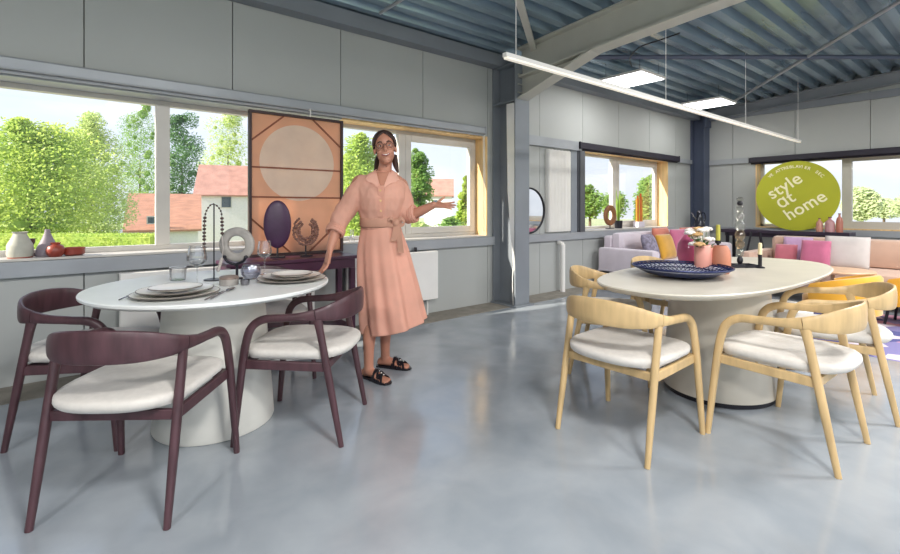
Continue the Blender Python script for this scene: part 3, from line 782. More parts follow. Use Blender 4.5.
b = g.build('leaves', pm('dark leaf', '#3f6a34', .5, var=.2), t); b['kind'] = 'stuff'
# black tray with glass spindle and candle
p = atz(740, 267, TH)
t = thing('tray', 'small black tray under the tall glass spindle', 'tray', (p.x, p.y, TH + .001), YAW)
g = MB(); g.box((-.10, -.055, 0), (.10, .055, .008)); g.build('plate', M_iron, t, smooth=False, bevel=.003)
g = MB()
for a, b in (((-.10, -.055), (.10, -.055)), ((-.10, .055), (.10, .055)), ((-.10, -.055), (-.10, .055)), ((.10, -.055), (.10, .055))): g.bar((a[0], a[1], .012), (b[0], b[1], .012), .006, .016)
g.build('rim', M_iron, t, smooth=False)
t = thing('glass_spindle', 'tall slim glass candlestick of stacked bulbs on the black tray', 'candle holder', (p.x, p.y, TH + .0105))
M_smoke = glass_mat('smoky glass', (.80, .80, .76), .12); M_amber = glass_mat('amber glass', (.80, .66, .48), .12)
zz = 0.0
MB().lathe([(.001, 0), (.035, 0), (.03, .01), (.012, .014), (.001, .014)], n=24).build('foot', M_iron, t)
zz = .014
for k, (r, h, m) in enumerate(((.020, .05, M_iron), (.026, .06, M_smoke), (.03, .06, M_amber), (.033, .07, M_amber), (.034, .07, M_smoke), (.03, .06, M_smoke), (.028, .05, M_smoke), (.02, .03, M_iron), (.024, .03, M_smoke))):
    MB().lathe([(r * .55, zz), (r * .9, zz + h * .22), (r, zz + h * .5), (r * .9, zz + h * .78), (r * .55, zz + h)], n=22).build('bulb', m, t); zz += h
p = atz(760, 268, TH)
t = thing('candle', 'cream candle in a black holder at the back of the oval table', 'candle', (p.x, p.y, TH + .001))
MB().lathe([(.001, 0), (.03, 0), (.03, .006), (.012, .012), (.013, .09), (.016, .095), (.001, .095)], n=20).build('holder', M_iron, t)
MB().lathe([(.001, .095), (.013, .095), (.012, .175), (.001, .178)], n=16).build('wax', pm('cream wax', '#efe2b6', .5), t)
p = atz(718, 262, TH)
t = thing('candle', 'yellow green candle in a black holder behind the flowers', 'candle', (p.x, p.y, TH + .001))
MB().lathe([(.001, 0), (.035, 0), (.035, .008), (.010, .014), (.010, .14), (.022, .15), (.022, .17), (.001, .17)], n=20).build('holder', M_iron, t)
MB().lathe([(.001, .17), (.016, .17), (.015, .29), (.001, .295)], n=16).build('wax', pm('olive wax', '#b7b14a', .5), t)

# ------------------------------------------------------------------ lounge corner
def cushion(w, h, d, n=20):
    g = MB(); rings = []
    for i in range(n + 1):
        a = -1 + 2 * i / n; ring = []
        for j in range(n + 1):
            b = -1 + 2 * j / n
            th = max(0, (1 - a ** 4) * (1 - b ** 4)) ** .55
            pin = 1 - .10 * (1 - abs(b)) * abs(a) ** 3
            pin2 = 1 - .10 * (1 - abs(a)) * abs(b) ** 3
            ring.append((a * w / 2 * pin2, b * h / 2 * pin, th * d / 2))
        rings.append(ring)
    N = n + 1
    for sgn in (1, -1):
        k = len(g.v)
        for r in rings: g.v += [(x, y, sgn * z) for x, y, z in r]
        for i in range(n):
            for j in range(n):
                f = (k + i * N + j, k + i * N + j + 1, k + (i + 1) * N + j + 1, k + (i + 1) * N + j); g.f.append(f if sgn > 0 else f[::-1])
    return g
def cushion_thing(loc, rz, tilt, w, h, d, mat, label, group, roll=0):
    # stands upright, face pointing to local -Y
    o = cushion(w, h, d).build('cushion', mat)
    import bmesh
    bm = bmesh.new(); bm.from_mesh(o.data); bmesh.ops.remove_doubles(bm, verts=bm.verts, dist=.0005); bm.to_mesh(o.data); bm.free()
    t = tag(o, label, 'cushion', group)
    o.matrix_world = Matrix.Translation(loc) @ Matrix.Rotation(rz, 4, 'Z') @ Matrix.Rotation(tilt, 4, 'X') @ Matrix.Rotation(PI / 2, 4, 'X') @ Matrix.Rotation(roll, 4, 'Z') @ Matrix.Translation((0, h / 2, 0))
    return o
def sofa(loc, rz, L, D, mat, label, backh, seath, arms=(True, True), armw=.16, n=2):
    t = thing('sofa', label, 'sofa', loc, rz)      # local: x along, +y back
    MB().box((0, 0, .10), (L, D, seath - .16), ch=.02).build('base', mat, t, smooth=False)
    a0 = armw if arms[0] else 0; a1 = L - (armw if arms[1] else 0)
    for k in range(n):
        x0, x1 = a0 + (a1 - a0) * k / n, a0 + (a1 - a0) * (k + 1) / n
        MB().box((x0 + .005, -.02, seath - .16), (x1 - .005, D - .22, seath), ch=.04).build('seat_cushion', mat, t)
        MB().box((x0 + .005, D - .32, seath), (x1 - .005, D - .12, backh), ch=.05).build('back_cushion', mat, t)
    MB().box((a0, D - .15, seath - .16), (a1, D, backh - .05), ch=.03).build('backrest', mat, t, smooth=False)
    for ok, x in ((arms[0], 0), (arms[1], L - armw)):
        if ok: MB().box((x, 0, .10), (x + armw, D, seath + .17), ch=.04).build('armrest', mat, t)
    for x in (.06, L - .10):
        for y in (.06, D - .10): MB().box((x, y, 0), (x + .04, y + .04, .10)).build('leg', M_dwood, t, smooth=False)
    return t
M_sofa1 = pm('pale lilac sofa fabric', '#d8ced8', .9, var=.04, bump=.2, bscale=200, sheen=.3)
M_sofa2 = pm('beige pink sofa fabric', '#c7a794', .9, var=.04, bump=.2, bscale=200, sheen=.3)
sofa((6.22, 3.22, 0), 0, 2.70, .92, M_sofa1, 'pale lilac sofa under the second window', .82, .43)
sofa((7.30, 2.55, 0), -PI / 2, 3.6, 1.05, M_sofa2, 'beige pink sofa in front of the green round sign', .79, .42)
# the second sofa faces the camera: local +y (back) must point to +X -> rotation -90 deg
GC1 = 'cushions on the lilac sofa'; GC2 = 'cushions on the beige sofa'
def onsofa(u, y, z, zv): return aty(u, zv, y)
M_yel = pm('mustard velvet', '#cf9a2e', .8, var=.1, sheen=.5); M_coral = pm('coral cotton', '#cc7a66', .85, var=.08, sheen=.3)
M_mgt = pm('raspberry cotton', '#c0698a', .85, var=.08, sheen=.3); M_lil = pm('lilac cotton', '#bd9bbf', .85, var=.08, sheen=.3)
M_ros = pm('rose cotton', '#bd6a78', .85, var=.08, sheen=.3); M_offw = pm('off white linen', '#c9c3c0', .9, var=.05, sheen=.2); M_gpl = pm('grey patterned cotton', '#9690a4', .9, var=.3, scale=18)
s1 = .432
cushion_thing((6.60, 3.42, s1), 0.15, -.32, .40, .40, .14, M_gpl, 'grey patterned cushion at the left end of the lilac sofa', GC1)
cushion_thing((aty(655, 250, 3.5).x + .22, 3.39, s1), 0, -.28, .44, .38, .14, M_yel, 'mustard yellow cushion in front on the lilac sofa', GC1)
cushion_thing((aty(672, 250, 3.62).x - .20, 3.63, s1), 0, -.2, .5, .46, .13, M_coral, 'coral cushion behind the mustard one on the lilac sofa', GC1)
cushion_thing((aty(674, 250, 3.5).x + .20, 3.42, s1), -.2, -.25, .46, .44, .13, M_mgt, 'raspberry pink cushion right of the mustard one on the lilac sofa', GC1)
cushion_thing((aty(690, 250, 3.62).x + .16, 3.64, s1), -.15, -.22, .48, .44, .13, M_coral, 'coral cushion partly behind the magenta vase on the lilac sofa', GC1)
s2 = .422
def c2(u, x, w, h, mat, label, rz=0, d=.14):
    p = atx(u, 250, x)
    cushion_thing((x, p.y, s2), -PI / 2 + rz, -.25, w, h, d, mat, label, GC2)
c2(785, 7.66, .26, .28, M_ros, 'small dark rose cushion at the left arm of the beige sofa')
c2(797, 7.84, .34, .38, M_lil, 'lilac cushion second from the left on the beige sofa', .1)
c2(814.5, 7.56, .32, .36, M_mgt, 'raspberry pink cushion beside the off white one on the beige sofa')
c2(845.5, 7.72, .46, .42, M_offw, 'large off white cushion, rightmost on the beige sofa')
# console behind the beige sofa
ca = thing('console_table', 'long dark console table behind the beige sofa under the far window', 'console table', (9.28, 1.72, 0))
cl, ct2 = 1.84, .815
MB().box((0, 0, ct2 - .06), (.42, cl, ct2), ch=.006).build('tabletop', pm('dark aubergine wood', '#332a3a', .4), ca, smooth=False)
for x in (.03, .34):
    for y in (.08, cl - .12): MB().box((x, y, 0), (x + .045, y + .045, ct2 - .06)).build('leg', M_iron, ca, smooth=False)
MB().box((.05, .06, ct2 - .12), (.37, cl - .06, ct2 - .06)).build('apron', pm('dark aubergine wood', '#332a3a'), ca, smooth=False)
# round green sign
SG = Vector((9.56, 2.475, ct2 + .001 + .592))
t = thing('round_sign', 'large round lime green sign with cream lettering before the far window', 'sign', (SG.x, SG.y, SG.z), -PI / 2)
Rs = .592
Mq = Matrix.Rotation(PI / 2, 4, 'X')
M_lime = pm('lime green board', '#b2b52c', .5, var=.06, scale=1.5)
g = MB(); g.lathe([(.001, -.02), (Rs, -.02), (Rs, .02), (.001, .02)], n=96, M=Mq); g.build('disc', M_lime, t)
M_let = pm('cream lettering', '#f6f1c9', .5, var=.01)
def text_mesh(name, body, size, x, z, rot, bold=.0, parent=t):
    cu = bpy.data.curves.new(name, 'FONT'); cu.body = body; cu.size = size; cu.extrude = .004; cu.offset = bold
    cu.align_x = 'LEFT'; cu.space_character = 1.04
    o = bpy.data.objects.new(name, cu); COL.objects.link(o)
    dg = bpy.context.evaluated_depsgraph_get(); dg.update()
    me = bpy.data.meshes.new_from_object(o.evaluated_get(dg)); bpy.data.objects.remove(o)
    me.transform(Matrix.Translation((x, -.0225, z)) @ Matrix.Rotation(-rot, 4, 'Y') @ Matrix.Rotation(PI / 2, 4, 'X'))
    ob = bpy.data.objects.new(name, me); COL.objects.link(ob); me.materials.clear(); me.materials.append(M_let); ob.parent = parent
    return ob
ro = math.radians(34)
text_mesh('lettering', 'style', .285, -.345, -.06, ro, .003)
text_mesh('lettering', '\u0251t', .285, -.215, -.225, ro, .003)
text_mesh('lettering', 'home', .275, -.095, -.425, ro, .003)
arc = 'WE ATTREBLAVIER  SEC'
for i, chx in enumerate(arc):
    if chx == ' ': continue
    a = math.radians(138 - 95 * i / (len(arc) - 1)); rr = .475
    text_mesh('lettering', chx, .07, rr * math.cos(a) - .02, rr * math.sin(a), a - PI / 2, .001)
# three pink bottles on the console
for u, r, h, lab, mt in ((819.5, .045, .22, 'pink bottle left of three on the dark console', '#c08a78'), (830, .065, .24, 'pale mauve bottle in the middle of three on the dark console', '#b98a8c'), (839.5, .045, .30, 'tall rust pink bottle right of three on the dark console', '#b3705e')):
    p = atx(u, 232, 9.38)
    tt = thing('bottle', lab, 'bottle', (9.38, p.y, ct2 + .001), 0, 'pink bottles on the console')
    MB().lathe([(.001, 0), (r, 0), (r, h * .55), (r * .8, h * .72), (r * .32, h * .84), (r * .3, h * .95), (.001, h * .95)], n=28).build('body', pm('bottle glaze ' + mt, mt, .4), tt)
    MB().lathe([(.001, h * .95), (r * .4, h * .95), (r * .4, h), (.001, h)], n=16).build('stopper', pm('dark stopper', '#6a4638', .5), tt)
# leaning easel leg thing beside console: folding stand
p = atx(753, 250, 8.7)
t = thing('folding_easel', 'black folding stand leaning behind the oval table candle', 'stand', (8.75, p.y, 0))
for s in (-1, 1):
    MB().bar((0, s * .20, 0), (.06, s * .06, .80), .03, .03).build('leg', M_iron, t, smooth=False)
MB().bar((.03, -.14, .40), (.03, .14, .40), .025, .025).build('crossbar', M_iron, t, smooth=False)

# second window sill ornaments
S2 = W + .06
p = aty(610, 225, W + .05)
ring_sculpture((p.x, W + .05, SZ), 0, .125, .045, .025, pm('brown wood ring', '#8a5a35', .55, var=.2, scale=15), 'brown wooden ring sculpture on the second window sill')
p = aty(618.5, 225, W + .05)
t = thing('potted_plant', 'slim green plant in a dark pot beside the brown ring', 'plant', (p.x, W + .05, SZ))
MB().lathe([(.001, 0), (.06, 0), (.068, .13), (.06, .13), (.055, .11), (.001, .11)], n=24).build('pot', M_iron, t)
g = MB()
for k in range(16):
    a = R.uniform(0, 2 * PI); q = R.uniform(.02, .05); hh = R.uniform(.3, .58)
    c, s = math.cos(a), math.sin(a)
    g.tube(spline([(c * .01, s * .01, .1), (c * q * .6, s * q * .6, .1 + hh * .5), (c * q, s * q, .1 + hh)], 4), [.006, .008, .009, .010, .011, .010, .009, .006, .002], 6)
b = g.build('leaves', pm('fresh leaf', '#7c9a3c', .5, var=.2), t); b['kind'] = 'stuff'
p = aty(639, 222, W + .06)
t = thing('candle_block', 'white block holder with tall orange candles on the second window sill', 'candle holder', (p.x, W + .06, SZ))
MB().box((-.11, -.05, 0), (.11, .05, .10), ch=.008).build('block', pm('pale lilac stone', '#cfc9d4', .5), t, smooth=False)
for xx, hh, mt in ((-.085, .40, '#e0a53a'), (-.045, .46, '#e37c3a'), (.0, .42, '#d9c24a'), (.05, .50, '#e2703a'), (.09, .44, '#e3b548')):
    MB().lathe([(.001, .10), (.019, .10), (.018, .10 + hh), (.001, .10 + hh)], c=(xx, 0, 0), n=16).build('wax', pm('wax ' + mt, mt, .5, thin=.3), t)
# corner jug on the sill rail and small things
p = Vector((9.42, 4.12, 0))
t = thing('pedestal_stand', 'white pedestal stand holding the black jug in the corner', 'pedestal', (9.38, 3.98, 0))
MB().box((-.14, -.14, .03), (.14, .14, .80), ch=.01).build('body', M_white, t, smooth=False)
MB().box((-.15, -.15, 0), (.15, .15, .03)).build('base', M_white, t, smooth=False)
t = thing('jug', 'black glossy jug with silver spout in the far corner', 'jug', (9.38, 3.98, .801), YAW)
M_jug = pm('black gloss glaze', '#1c1e2c', .12)
MB().lathe([(.001, 0), (.09, 0), (.10, .03), (.095, .10), (.06, .20), (.04, .27), (.045, .32), (.035, .32), (.03, .27), (.001, .24)], n=32).build('body', M_jug, t)
MB().tube(spline([(-.05, 0, .18), (-.10, 0, .22), (-.13, 0, .29), (-.16, 0, .31)], 6), [.016] * 10 + [.011] * 9, 10).build('spout', M_cut, t)
MB().tube(spline([(.04, 0, .30), (.10, 0, .30), (.12, 0, .20), (.085, 0, .11)], 6), .01, 8).build('handle', M_jug, t)
MB().lathe([(.001, .32), (.045, .32), (.03, .345), (.012, .36), (.001, .365)], n=24).build('lid', M_cut, t)

# coffee tables, yellow tub chairs, rug
p = atd(838, 270, 5.3)
t = thing('coffee_table', 'round pale wood coffee table in front of the beige sofa', 'table', (p.x, p.y, 0))
MB().lathe([(.001, .465), (.28, .465), (.325, .475), (.33, .49), (.32, .50), (.001, .50)], n=56).build('tabletop', pm('pale pink oak', '#dcb694', .35, var=.08), t)
for k in range(3):
    a = 2 * PI * k / 3 + .4
    MB().tube([(.30 * math.cos(a), .30 * math.sin(a), .001), (.22 * math.cos(a), .22 * math.sin(a), .466)], [.016, .022], 12).build('leg', M_oak, t)
p = Vector((4.25, 1.20, 0))
t = thing('stool', 'white round stool tucked under the right end of the oval table', 'stool', (p.x, p.y, 0))
MB().lathe([(.001, .01), (.16, .01), (.18, .04), (.19, .22), (.20, .40), (.205, .43), (.18, .46), (.001, .465)], n=48).build('body', M_white, t)
MB().tube([(.201 * math.cos(a), .201 * math.sin(a), .40) for a in [2 * PI * i / 48 for i in range(48)]], .005, 6, loop=True).build('piping', M_offw, t)
M_yv = pm('yellow velvet', '#dd9f1e', .75, var=.08, sheen=.5)
def tub(loc, d, label):
    t = thing('tub_chair', label, 'chair', loc, face(d), 'yellow tub chairs in the lounge')
    g = MB(); rings = []
    for i in range(25):
        a = math.radians(-200 + 220 * i / 24 + 0)
        hh = .58 - .10 * (abs(i - 12) / 12) ** 2
        o = Vector((math.cos(a), math.sin(a), 0)); rr = .30
        sec = [(-.035, .22), (.035, .22), (.04, hh - .03), (.02, hh), (-.02, hh), (-.035, hh - .03)]
        rings.append([o * (rr + x) + Vector((0, 0, z)) for x, z in sec])
    g.loft(rings); g.build('backrest', M_yv, t)
    MB().lathe([(.001, .22), (.24, .22), (.262, .25), (.262, .33), (.24, .36), (.001, .37)], n=40).build('seat', M_yv, t)
    for k in range(4):
        a = PI / 4 + k * PI / 2
        MB().tube([(.24 * math.cos(a), .24 * math.sin(a), 0.001), (.19 * math.cos(a), .19 * math.sin(a), .225)], [.012, .016], 10).build('leg', M_iron, t)
    return t
p = atd(836, 300, 4.5); tub((p.x, p.y, 0), (.1, 1), 'yellow tub chair right beyond the oval table end')
p = atd(912, 300, 4.75); tub((p.x, p.y, 0), (.1, 1), 'yellow tub chair cut by the right edge, before the beige sofa')
def rug_mat():
    m = pm('patterned rug', '#8a86b0', .95, var=.1); nt = m.node_tree
    v = nt.nodes.new('ShaderNodeTexVoronoi'); v.inputs['Scale'].default_value = 5
    tc = nt.nodes.new('ShaderNodeTexCoord'); nt.links.new(tc.outputs['Object'], v.inputs['Vector'])
    cr = nt.nodes.new('ShaderNodeValToRGB'); cr.color_ramp.interpolation = 'CONSTANT'
    e = cr.color_ramp.elements; e[0].color = lin('#4c4f86'); e[1].position = .35; e[1].color = lin('#c9bfcb')
    x = e.new(.6); x.color = lin('#7c78a8'); x = e.new(.8); x.color = lin('#b98aa0')
    sp = nt.nodes.new('ShaderNodeSeparateColor'); nt.links.new(v.outputs['Color'], sp.inputs[0]); nt.links.new(sp.outputs[0], cr.inputs[0])
    nt.links.new(cr.outputs[0], nt.nodes['Principled BSDF'].inputs['Base Color'])
    return m
g = MB(); g.box((5.0, -.4, .0), (7.1, 2.4, .0009)); tag(g.build('area_rug', rug_mat(), smooth=False), 'patterned blue and mauve rug under the lounge seating', 'rug')

# ------------------------------------------------------------------ woman
def remesh(mb, name, mat, parent, vox, smooth_it=6, fac=.5):
    o = mb.build(name, mat, None, smooth=True, angle=180)
    r = o.modifiers.new('r', 'REMESH'); r.mode = 'VOXEL'; r.voxel_size = vox; r.use_smooth_shade = True
    if smooth_it:
        s = o.modifiers.new('s', 'SMOOTH'); s.iterations = smooth_it; s.factor = fac
    dg = bpy.context.evaluated_depsgraph_get(); dg.update()
    me = bpy.data.meshes.new_from_object(o.evaluated_get(dg))
    o.modifiers.clear(); old = o.data; o.data = me; bpy.data.meshes.remove(old); me.name = name
    me.shade_smooth(); me.materials.clear(); me.materials.append(mat); o.parent = parent
    return o
def limb(m, pts, n=16, k=8):      # pts (x,y,z,r)
    P = spline(pts, k); m.tube([p[:3] for p in P], [p[3] for p in P], n)
    for p in (P[0], P[-1]): m.ell(p[:3], (p[3],) * 3, 12, 8)
PO = Vector((1.71 + .022 * SA, 2.87 - .022 * CA, 0))
wo = thing('person', 'woman in belted peach shirt dress, one hand on white table, other arm out', 'person', PO, YAW)
# local axes: +x image right, -y towards the camera
HC = Vector((-.024, .015, 1.625))
HR = Matrix.Rotation(math.radians(-7), 4, 'Y') @ Matrix.Rotation(math.radians(8), 4, 'Z')
HS = 1.02
def hp(x, y, z): return HC + (HR @ Vector((x, y, z))) * HS
def hell(m, c, r, n=16, k=10): m.ell(hp(*c), [q * HS for q in r], n, k, M=HR.to_3x3())
B = MB()
hell(B, (0, .012, .035), (.073, .093, .088), 28, 18)           # skull
hell(B, (0, -.018, -.035), (.060, .070, .078), 24, 16)         # face
hell(B, (0, -.052, -.088), (.030, .030, .028))                 # chin
for s in (-1, 1):
    hell(B, (s * .034, -.052, -.028), (.024, .026, .026))      # cheek
    hell(B, (s * .074, .012, -.005), (.010, .02, .032))        # ear
    hell(B, (s * .030, -.068, .030), (.022, .014, .009))       # brow
B.tube([hp(0, -.078, .022), hp(0, -.094, -.008), hp(0, -.100, -.022)], [.008, .010, .013], 10)
hell(B, (0, -.090, -.022), (.016, .014, .010))
limb(B, [(-.02, .03, 1.56, .048), (-.025, .04, 1.50, .048), (-.04, .05, 1.43, .058)])
B.ell((-.055, .045, 1.28), (.150, .085, .16), 24, 14); B.ell((-.058, .055, 1.08), (.115, .08, .17), 24, 14); B.ell((-.055, .07, .93), (.150, .10, .13), 24, 14)
B.ell((-.05, .045, 1.405), (.155, .055, .05), 24, 12)
# right arm (image left) down to the table
limb(B, [(-.205, .0, 1.385, .050), (-.268, -.025, 1.26, .045), (-.328, -.05, 1.135, .040), (-.352, -.10, 1.03, .038), (-.372, -.155, .925, .026)])
def hand(m, wrist, dirv, palm_n, side, curls, spread, thumb_dir, L=.085, scale=1.0):
    d = Vector(dirv).normalized(); n = Vector(palm_n); n = (n - d * n.dot(d)).normalized(); w = d.cross(n) * side
    wr = Vector(wrist); pe = wr + d * .085 * scale
    rings = []
    for q, hw, ht in ((0, .024, .018), (.3, .032, .017), (.7, .040, .015), (1.0, .040, .012)):
        c = wr + d * (.085 * scale * q)
        rings.append([c + w * (hw * scale * math.cos(a)) + n * (ht * scale * math.sin(a)) for a in [2 * PI * j / 14 for j in range(14)]])
    m.loft(rings)
    for i, (off, ln) in enumerate(((-.030, .070), (-.010, .080), (.010, .075), (.029, .060))):
        base = pe + w * off * scale - d * .01; a = spread * (i - 1.5); cu = curls[i]
        fd = (d * math.cos(a) + w * math.sin(a)).normalized(); pts = [base]
        cur = base; ang = 0
        for k, part in enumerate((.45, .30, .25)):
            ang += cu * (.5 if k == 0 else 1)
            cur = cur + (fd * math.cos(ang) + n * math.sin(ang)) * (ln * scale * part * 1.1); pts.append(cur)
        limb(m, [tuple(p) + (r * scale,) for p, r in zip(pts, (.0092, .0088, .008, .0068))], 10, 4)
    tb = wr + d * .025 * scale - w * .028 * scale; td = Vector(thumb_dir).normalized()
    limb(m, [tuple(tb) + (.012 * scale,), tuple(tb + td * .03 * scale + d * .008) + (.0105 * scale,), tuple(tb + td * .055 * scale + d * .025) + (.0078 * scale,)], 10, 5)
hand(B, (-.372, -.158, .918), (-.20, -.22, -1), (-.75, -.45, .2), -1, (.2, .2, .25, .3), .17, (.5, -.7, -.6), scale=1.12)
# left arm (image right) held out, palm up
limb(B, [(.085, .085, 1.37, .050), (.112, .085, 1.26, .044), (.130, .07, 1.150, .040), (.215, .04, 1.172, .037), (.325, .0, 1.222, .025)])
hand(B, (.322, .002, 1.221), (1, -.12, -.02), (0, -.45, 1), 1, (.05, -.05, -.08, -.1), .16, (.55, .1, .9), scale=.98)
# legs and feet
h1, t1 = Vector((-.175, .0, 0)), Vector((.050, -.172, 0)); h2, t2 = Vector((-.10, .215, 0)), Vector((.115, .150, 0))
def leg(hip, heel, toe):
    d = (toe - heel).normalized(); an = heel + d * .055; pr = Vector((-d.y, d.x, 0))
    limb(B, [tuple(hip) + (.085,), (hip.x * .6 + an.x * .4, hip.y * .6 + an.y * .4, .68, .07), (an.x + .02, an.y + .045, .48, .052), (an.x + .004, an.y + .02, .33, .050), (an.x, an.y, .20, .038), (an.x, an.y, .10, .034), (an.x, an.y, .06, .035)])
    rings = []
    for q, w_, z0, z1 in ((-.02, .016, .018, .04), (0, .026, .012, .06), (.2, .031, .012, .09), (.45, .033, .014, .072), (.7, .042, .013, .045), (.88, .040, .012, .032), (.93, .03, .013, .026)):
        c = heel + d * (.245 * q); rings.append([c + pr * (w_ * math.cos(a)) + Vector((0, 0, (z0 + z1) / 2 + (z1 - z0) / 2 * math.sin(a))) for a in [2 * PI * j / 16 for j in range(16)]])
    B.loft(rings)
    for k in range(5):
        o = (k - 2) * .0155; ln = .045 - abs(k - 1.2) * .006; c = heel + d * (.205) + pr * o
        limb(B, [tuple(c + Vector((0, 0, .022))) + (.010,), tuple(c + d * ln * .6 + Vector((0, 0, .022))) + (.0098,), tuple(c + d * ln + Vector((0, 0, .019))) + (.008,)], 8, 3)
leg(Vector((-.125, .05, .92)), h1, t1); leg(Vector((.0, .10, .92)), h2, t2)
body = remesh(B, 'body', M_skin, wo, .0042, 5)
# eyes, mouth, glasses
for s in (-1, 1):
    ey = MB().ell(hp(s * .030, -.078, .010), (.0105, .006, .0050), 12, 8).build('eye', pm('eye white', '#e9e4de', .2), wo)
    MB().ell(hp(s * .030, -.0838, .010), (.0050, .002, .0046), 12, 8).build('iris', pm('brown iris', '#3b2418', .2), ey)
g = MB()
for s in (-1, 1): g.tube(spline([tuple(hp(s * .016, -.083, .034)), tuple(hp(s * .030, -.083, .040)), tuple(hp(s * .047, -.072, .034))], 5), .0028, 6)
g.build('eyebrows', M_hair, wo)
g = MB(); g.tube(spline([tuple(hp(-.027, -.079, -.048)), tuple(hp(-.012, -.089, -.056)), tuple(hp(0, -.091, -.058)), tuple(hp(.012, -.089, -.056)), tuple(hp(.027, -.079, -.048))], 5), [.0025] + [.0055] * 19 + [.0025], 8)
g.build('lips', pm('lip', '#9c4a48', .4), wo)
g = MB(); g.tube(spline([tuple(hp(-.020, -.086, -.050)), tuple(hp(0, -.0945, -.056)), tuple(hp(.020, -.086, -.050))], 5), .0032, 8); g.build('teeth', M_ceram, wo)
g = MB()
for s in (-1, 1):
    g.tube([hp(s * .033 + .0235 * math.cos(a), -.098 + abs(.0235 * math.cos(a) + .006 * s * s) * .25, .010 + .0195 * math.sin(a)) for a in [2 * PI * i / 24 for i in range(24)]], .0020, 6, loop=True)
    g.tube([hp(s * .056, -.092, .016), hp(s * .077, -.04, .016), hp(s * .082, .01, .012)], .002, 6)
g.tube([hp(-.008, -.100, .014), hp(0, -.104, .018), hp(.008, -.100, .014)], .002, 6)
g.build('glasses', pm('dark wire frame', '#5d4a45', .3, .4), wo)
# hair: cap pulled back plus a low ponytail
H = MB(); rings = []
for i in range(19):
    el = math.radians(-38 + 128 * i / 18); ring = []
    for j in range(40):
        a = 2 * PI * j / 40; x, y = math.cos(a), math.sin(a)          # y<0 = face side
        ph = math.degrees(math.acos(max(-1, min(1, -y)))); tab = ((0, 47), (14, 40), (32, 27), (52, 8), (70, -14), (95, -30), (125, -38), (181, -40)); lim = -40
        for (p0, l0), (p1, l1) in zip(tab, tab[1:]):
            if p0 <= ph <= p1: lim = l0 + (l1 - l0) * (ph - p0) / (p1 - p0)
        lim = math.radians(lim)
        e2 = lim + (math.radians(90) - lim) * i / 18
        k = 1 + .012 * math.sin(a * 17 + i * .3)
        ring.append(hp(.086 * k * math.cos(e2) * x, .014 + .104 * k * math.cos(e2) * y, .034 + .100 * math.sin(e2)))
    rings.append(ring)
H.loft(rings, caps=False)
P = spline([tuple(hp(0, .105, .0)) + (.035,), tuple(hp(-.045, .10, -.06)) + (.034,), tuple(hp(-.068, .06, -.13)) + (.027,), tuple(hp(-.085, .02, -.19)) + (.02,), tuple(hp(-.09, -.01, -.225)) + (.006,)], 6)
hair = H.build('hair', M_hair, wo, angle=180)
sm = hair.modifiers.new('t', 'SOLIDIFY'); sm.thickness = .012; sm.offset = -1
g = MB(); g.tube([p[:3] for p in P], [p[3] for p in P], 14)
P2 = spline([tuple(hp(.06, .06, -.05)) + (.022,), tuple(hp(.062, .03, -.12)) + (.02,), tuple(hp(.07, -.0, -.175)) + (.008,)], 6); g.tube([p[:3] for p in P2], [p[3] for p in P2], 12)
g.build('ponytail', M_hair, hair, angle=180)
# dress top with wide sleeves
D = MB()
def ring(cx, cy, rx, ry, z, n=40, rot=0, p=2.3):
    o = []
    for j in range(n):
        a = 2 * PI * j / n; ca, sn = math.cos(a), math.sin(a)
        x = rx * math.copysign(abs(ca) ** (2 / p), ca); y = ry * math.copysign(abs(sn) ** (2 / p), sn)
        o.append(Vector((cx + x * math.cos(rot) - y * math.sin(rot), cy + x * math.sin(rot) + y * math.cos(rot), z)))
    return o
rt = math.radians(18)
D.loft([ring(-.058, .05, .138, .103, 1.05, rot=rt), ring(-.058, .05, .142, .106, 1.10, rot=rt), ring(-.058, .04, .160, .128, 1.19, rot=rt), ring(-.056, .032, .172, .142, 1.27, rot=rt), ring(-.055, .035, .178, .122, 1.34, rot=rt), ring(-.053, .04, .168, .095, 1.395, rot=rt), ring(-.048, .045, .125, .075, 1.435, rot=rt), ring(-.042, .05, .078, .064, 1.462, rot=rt)])
limb(D, [(-.180, .005, 1.375, .066), (-.228, -.01, 1.30, .073), (-.285, -.03, 1.20, .072), (-.326, -.055, 1.12, .068), (-.346, -.088, 1.055, .054)])
limb(D, [(.070, .085, 1.36, .062), (.095, .088, 1.29, .070), (.118, .08, 1.20, .071), (.132, .07, 1.152, .063), (.158, .062, 1.155, .056)])
top = remesh(D, 'dress', M_dress, wo, .006, 8)
tx = top.data
for v in tx.vertices:       # soft folds
    q = v.co; nrm_ = v.normal
    v.co += nrm_ * (.007 * noise.noise(Vector((q.x * 16, q.y * 16, q.z * 7))) + .004 * noise.noise(Vector((q.x * 38, q.y * 38, q.z * 20))))
tag(top, 'peach shirt dress with collar, wide sleeves and flared skirt')
# rolled cuffs
for c, d in (((-.346, -.088, 1.055), (-.02, -.05, -.07)), ((.158, .062, 1.155), (.09, -.03, .02))):
    c = Vector(c); d = Vector(d).normalized(); g = MB()
    for k, (rr, o) in enumerate(((.056, 0), (.058, .015), (.056, .03))): 
        a_ = d.orthogonal().normalized(); b_ = d.cross(a_)
        g.tube([c + d * o + a_ * (rr * math.cos(a)) + b_ * (rr * math.sin(a)) for a in [2 * PI * i / 28 for i in range(28)]], .011, 8, loop=True)
    g.build('cuff', M_dress, top)
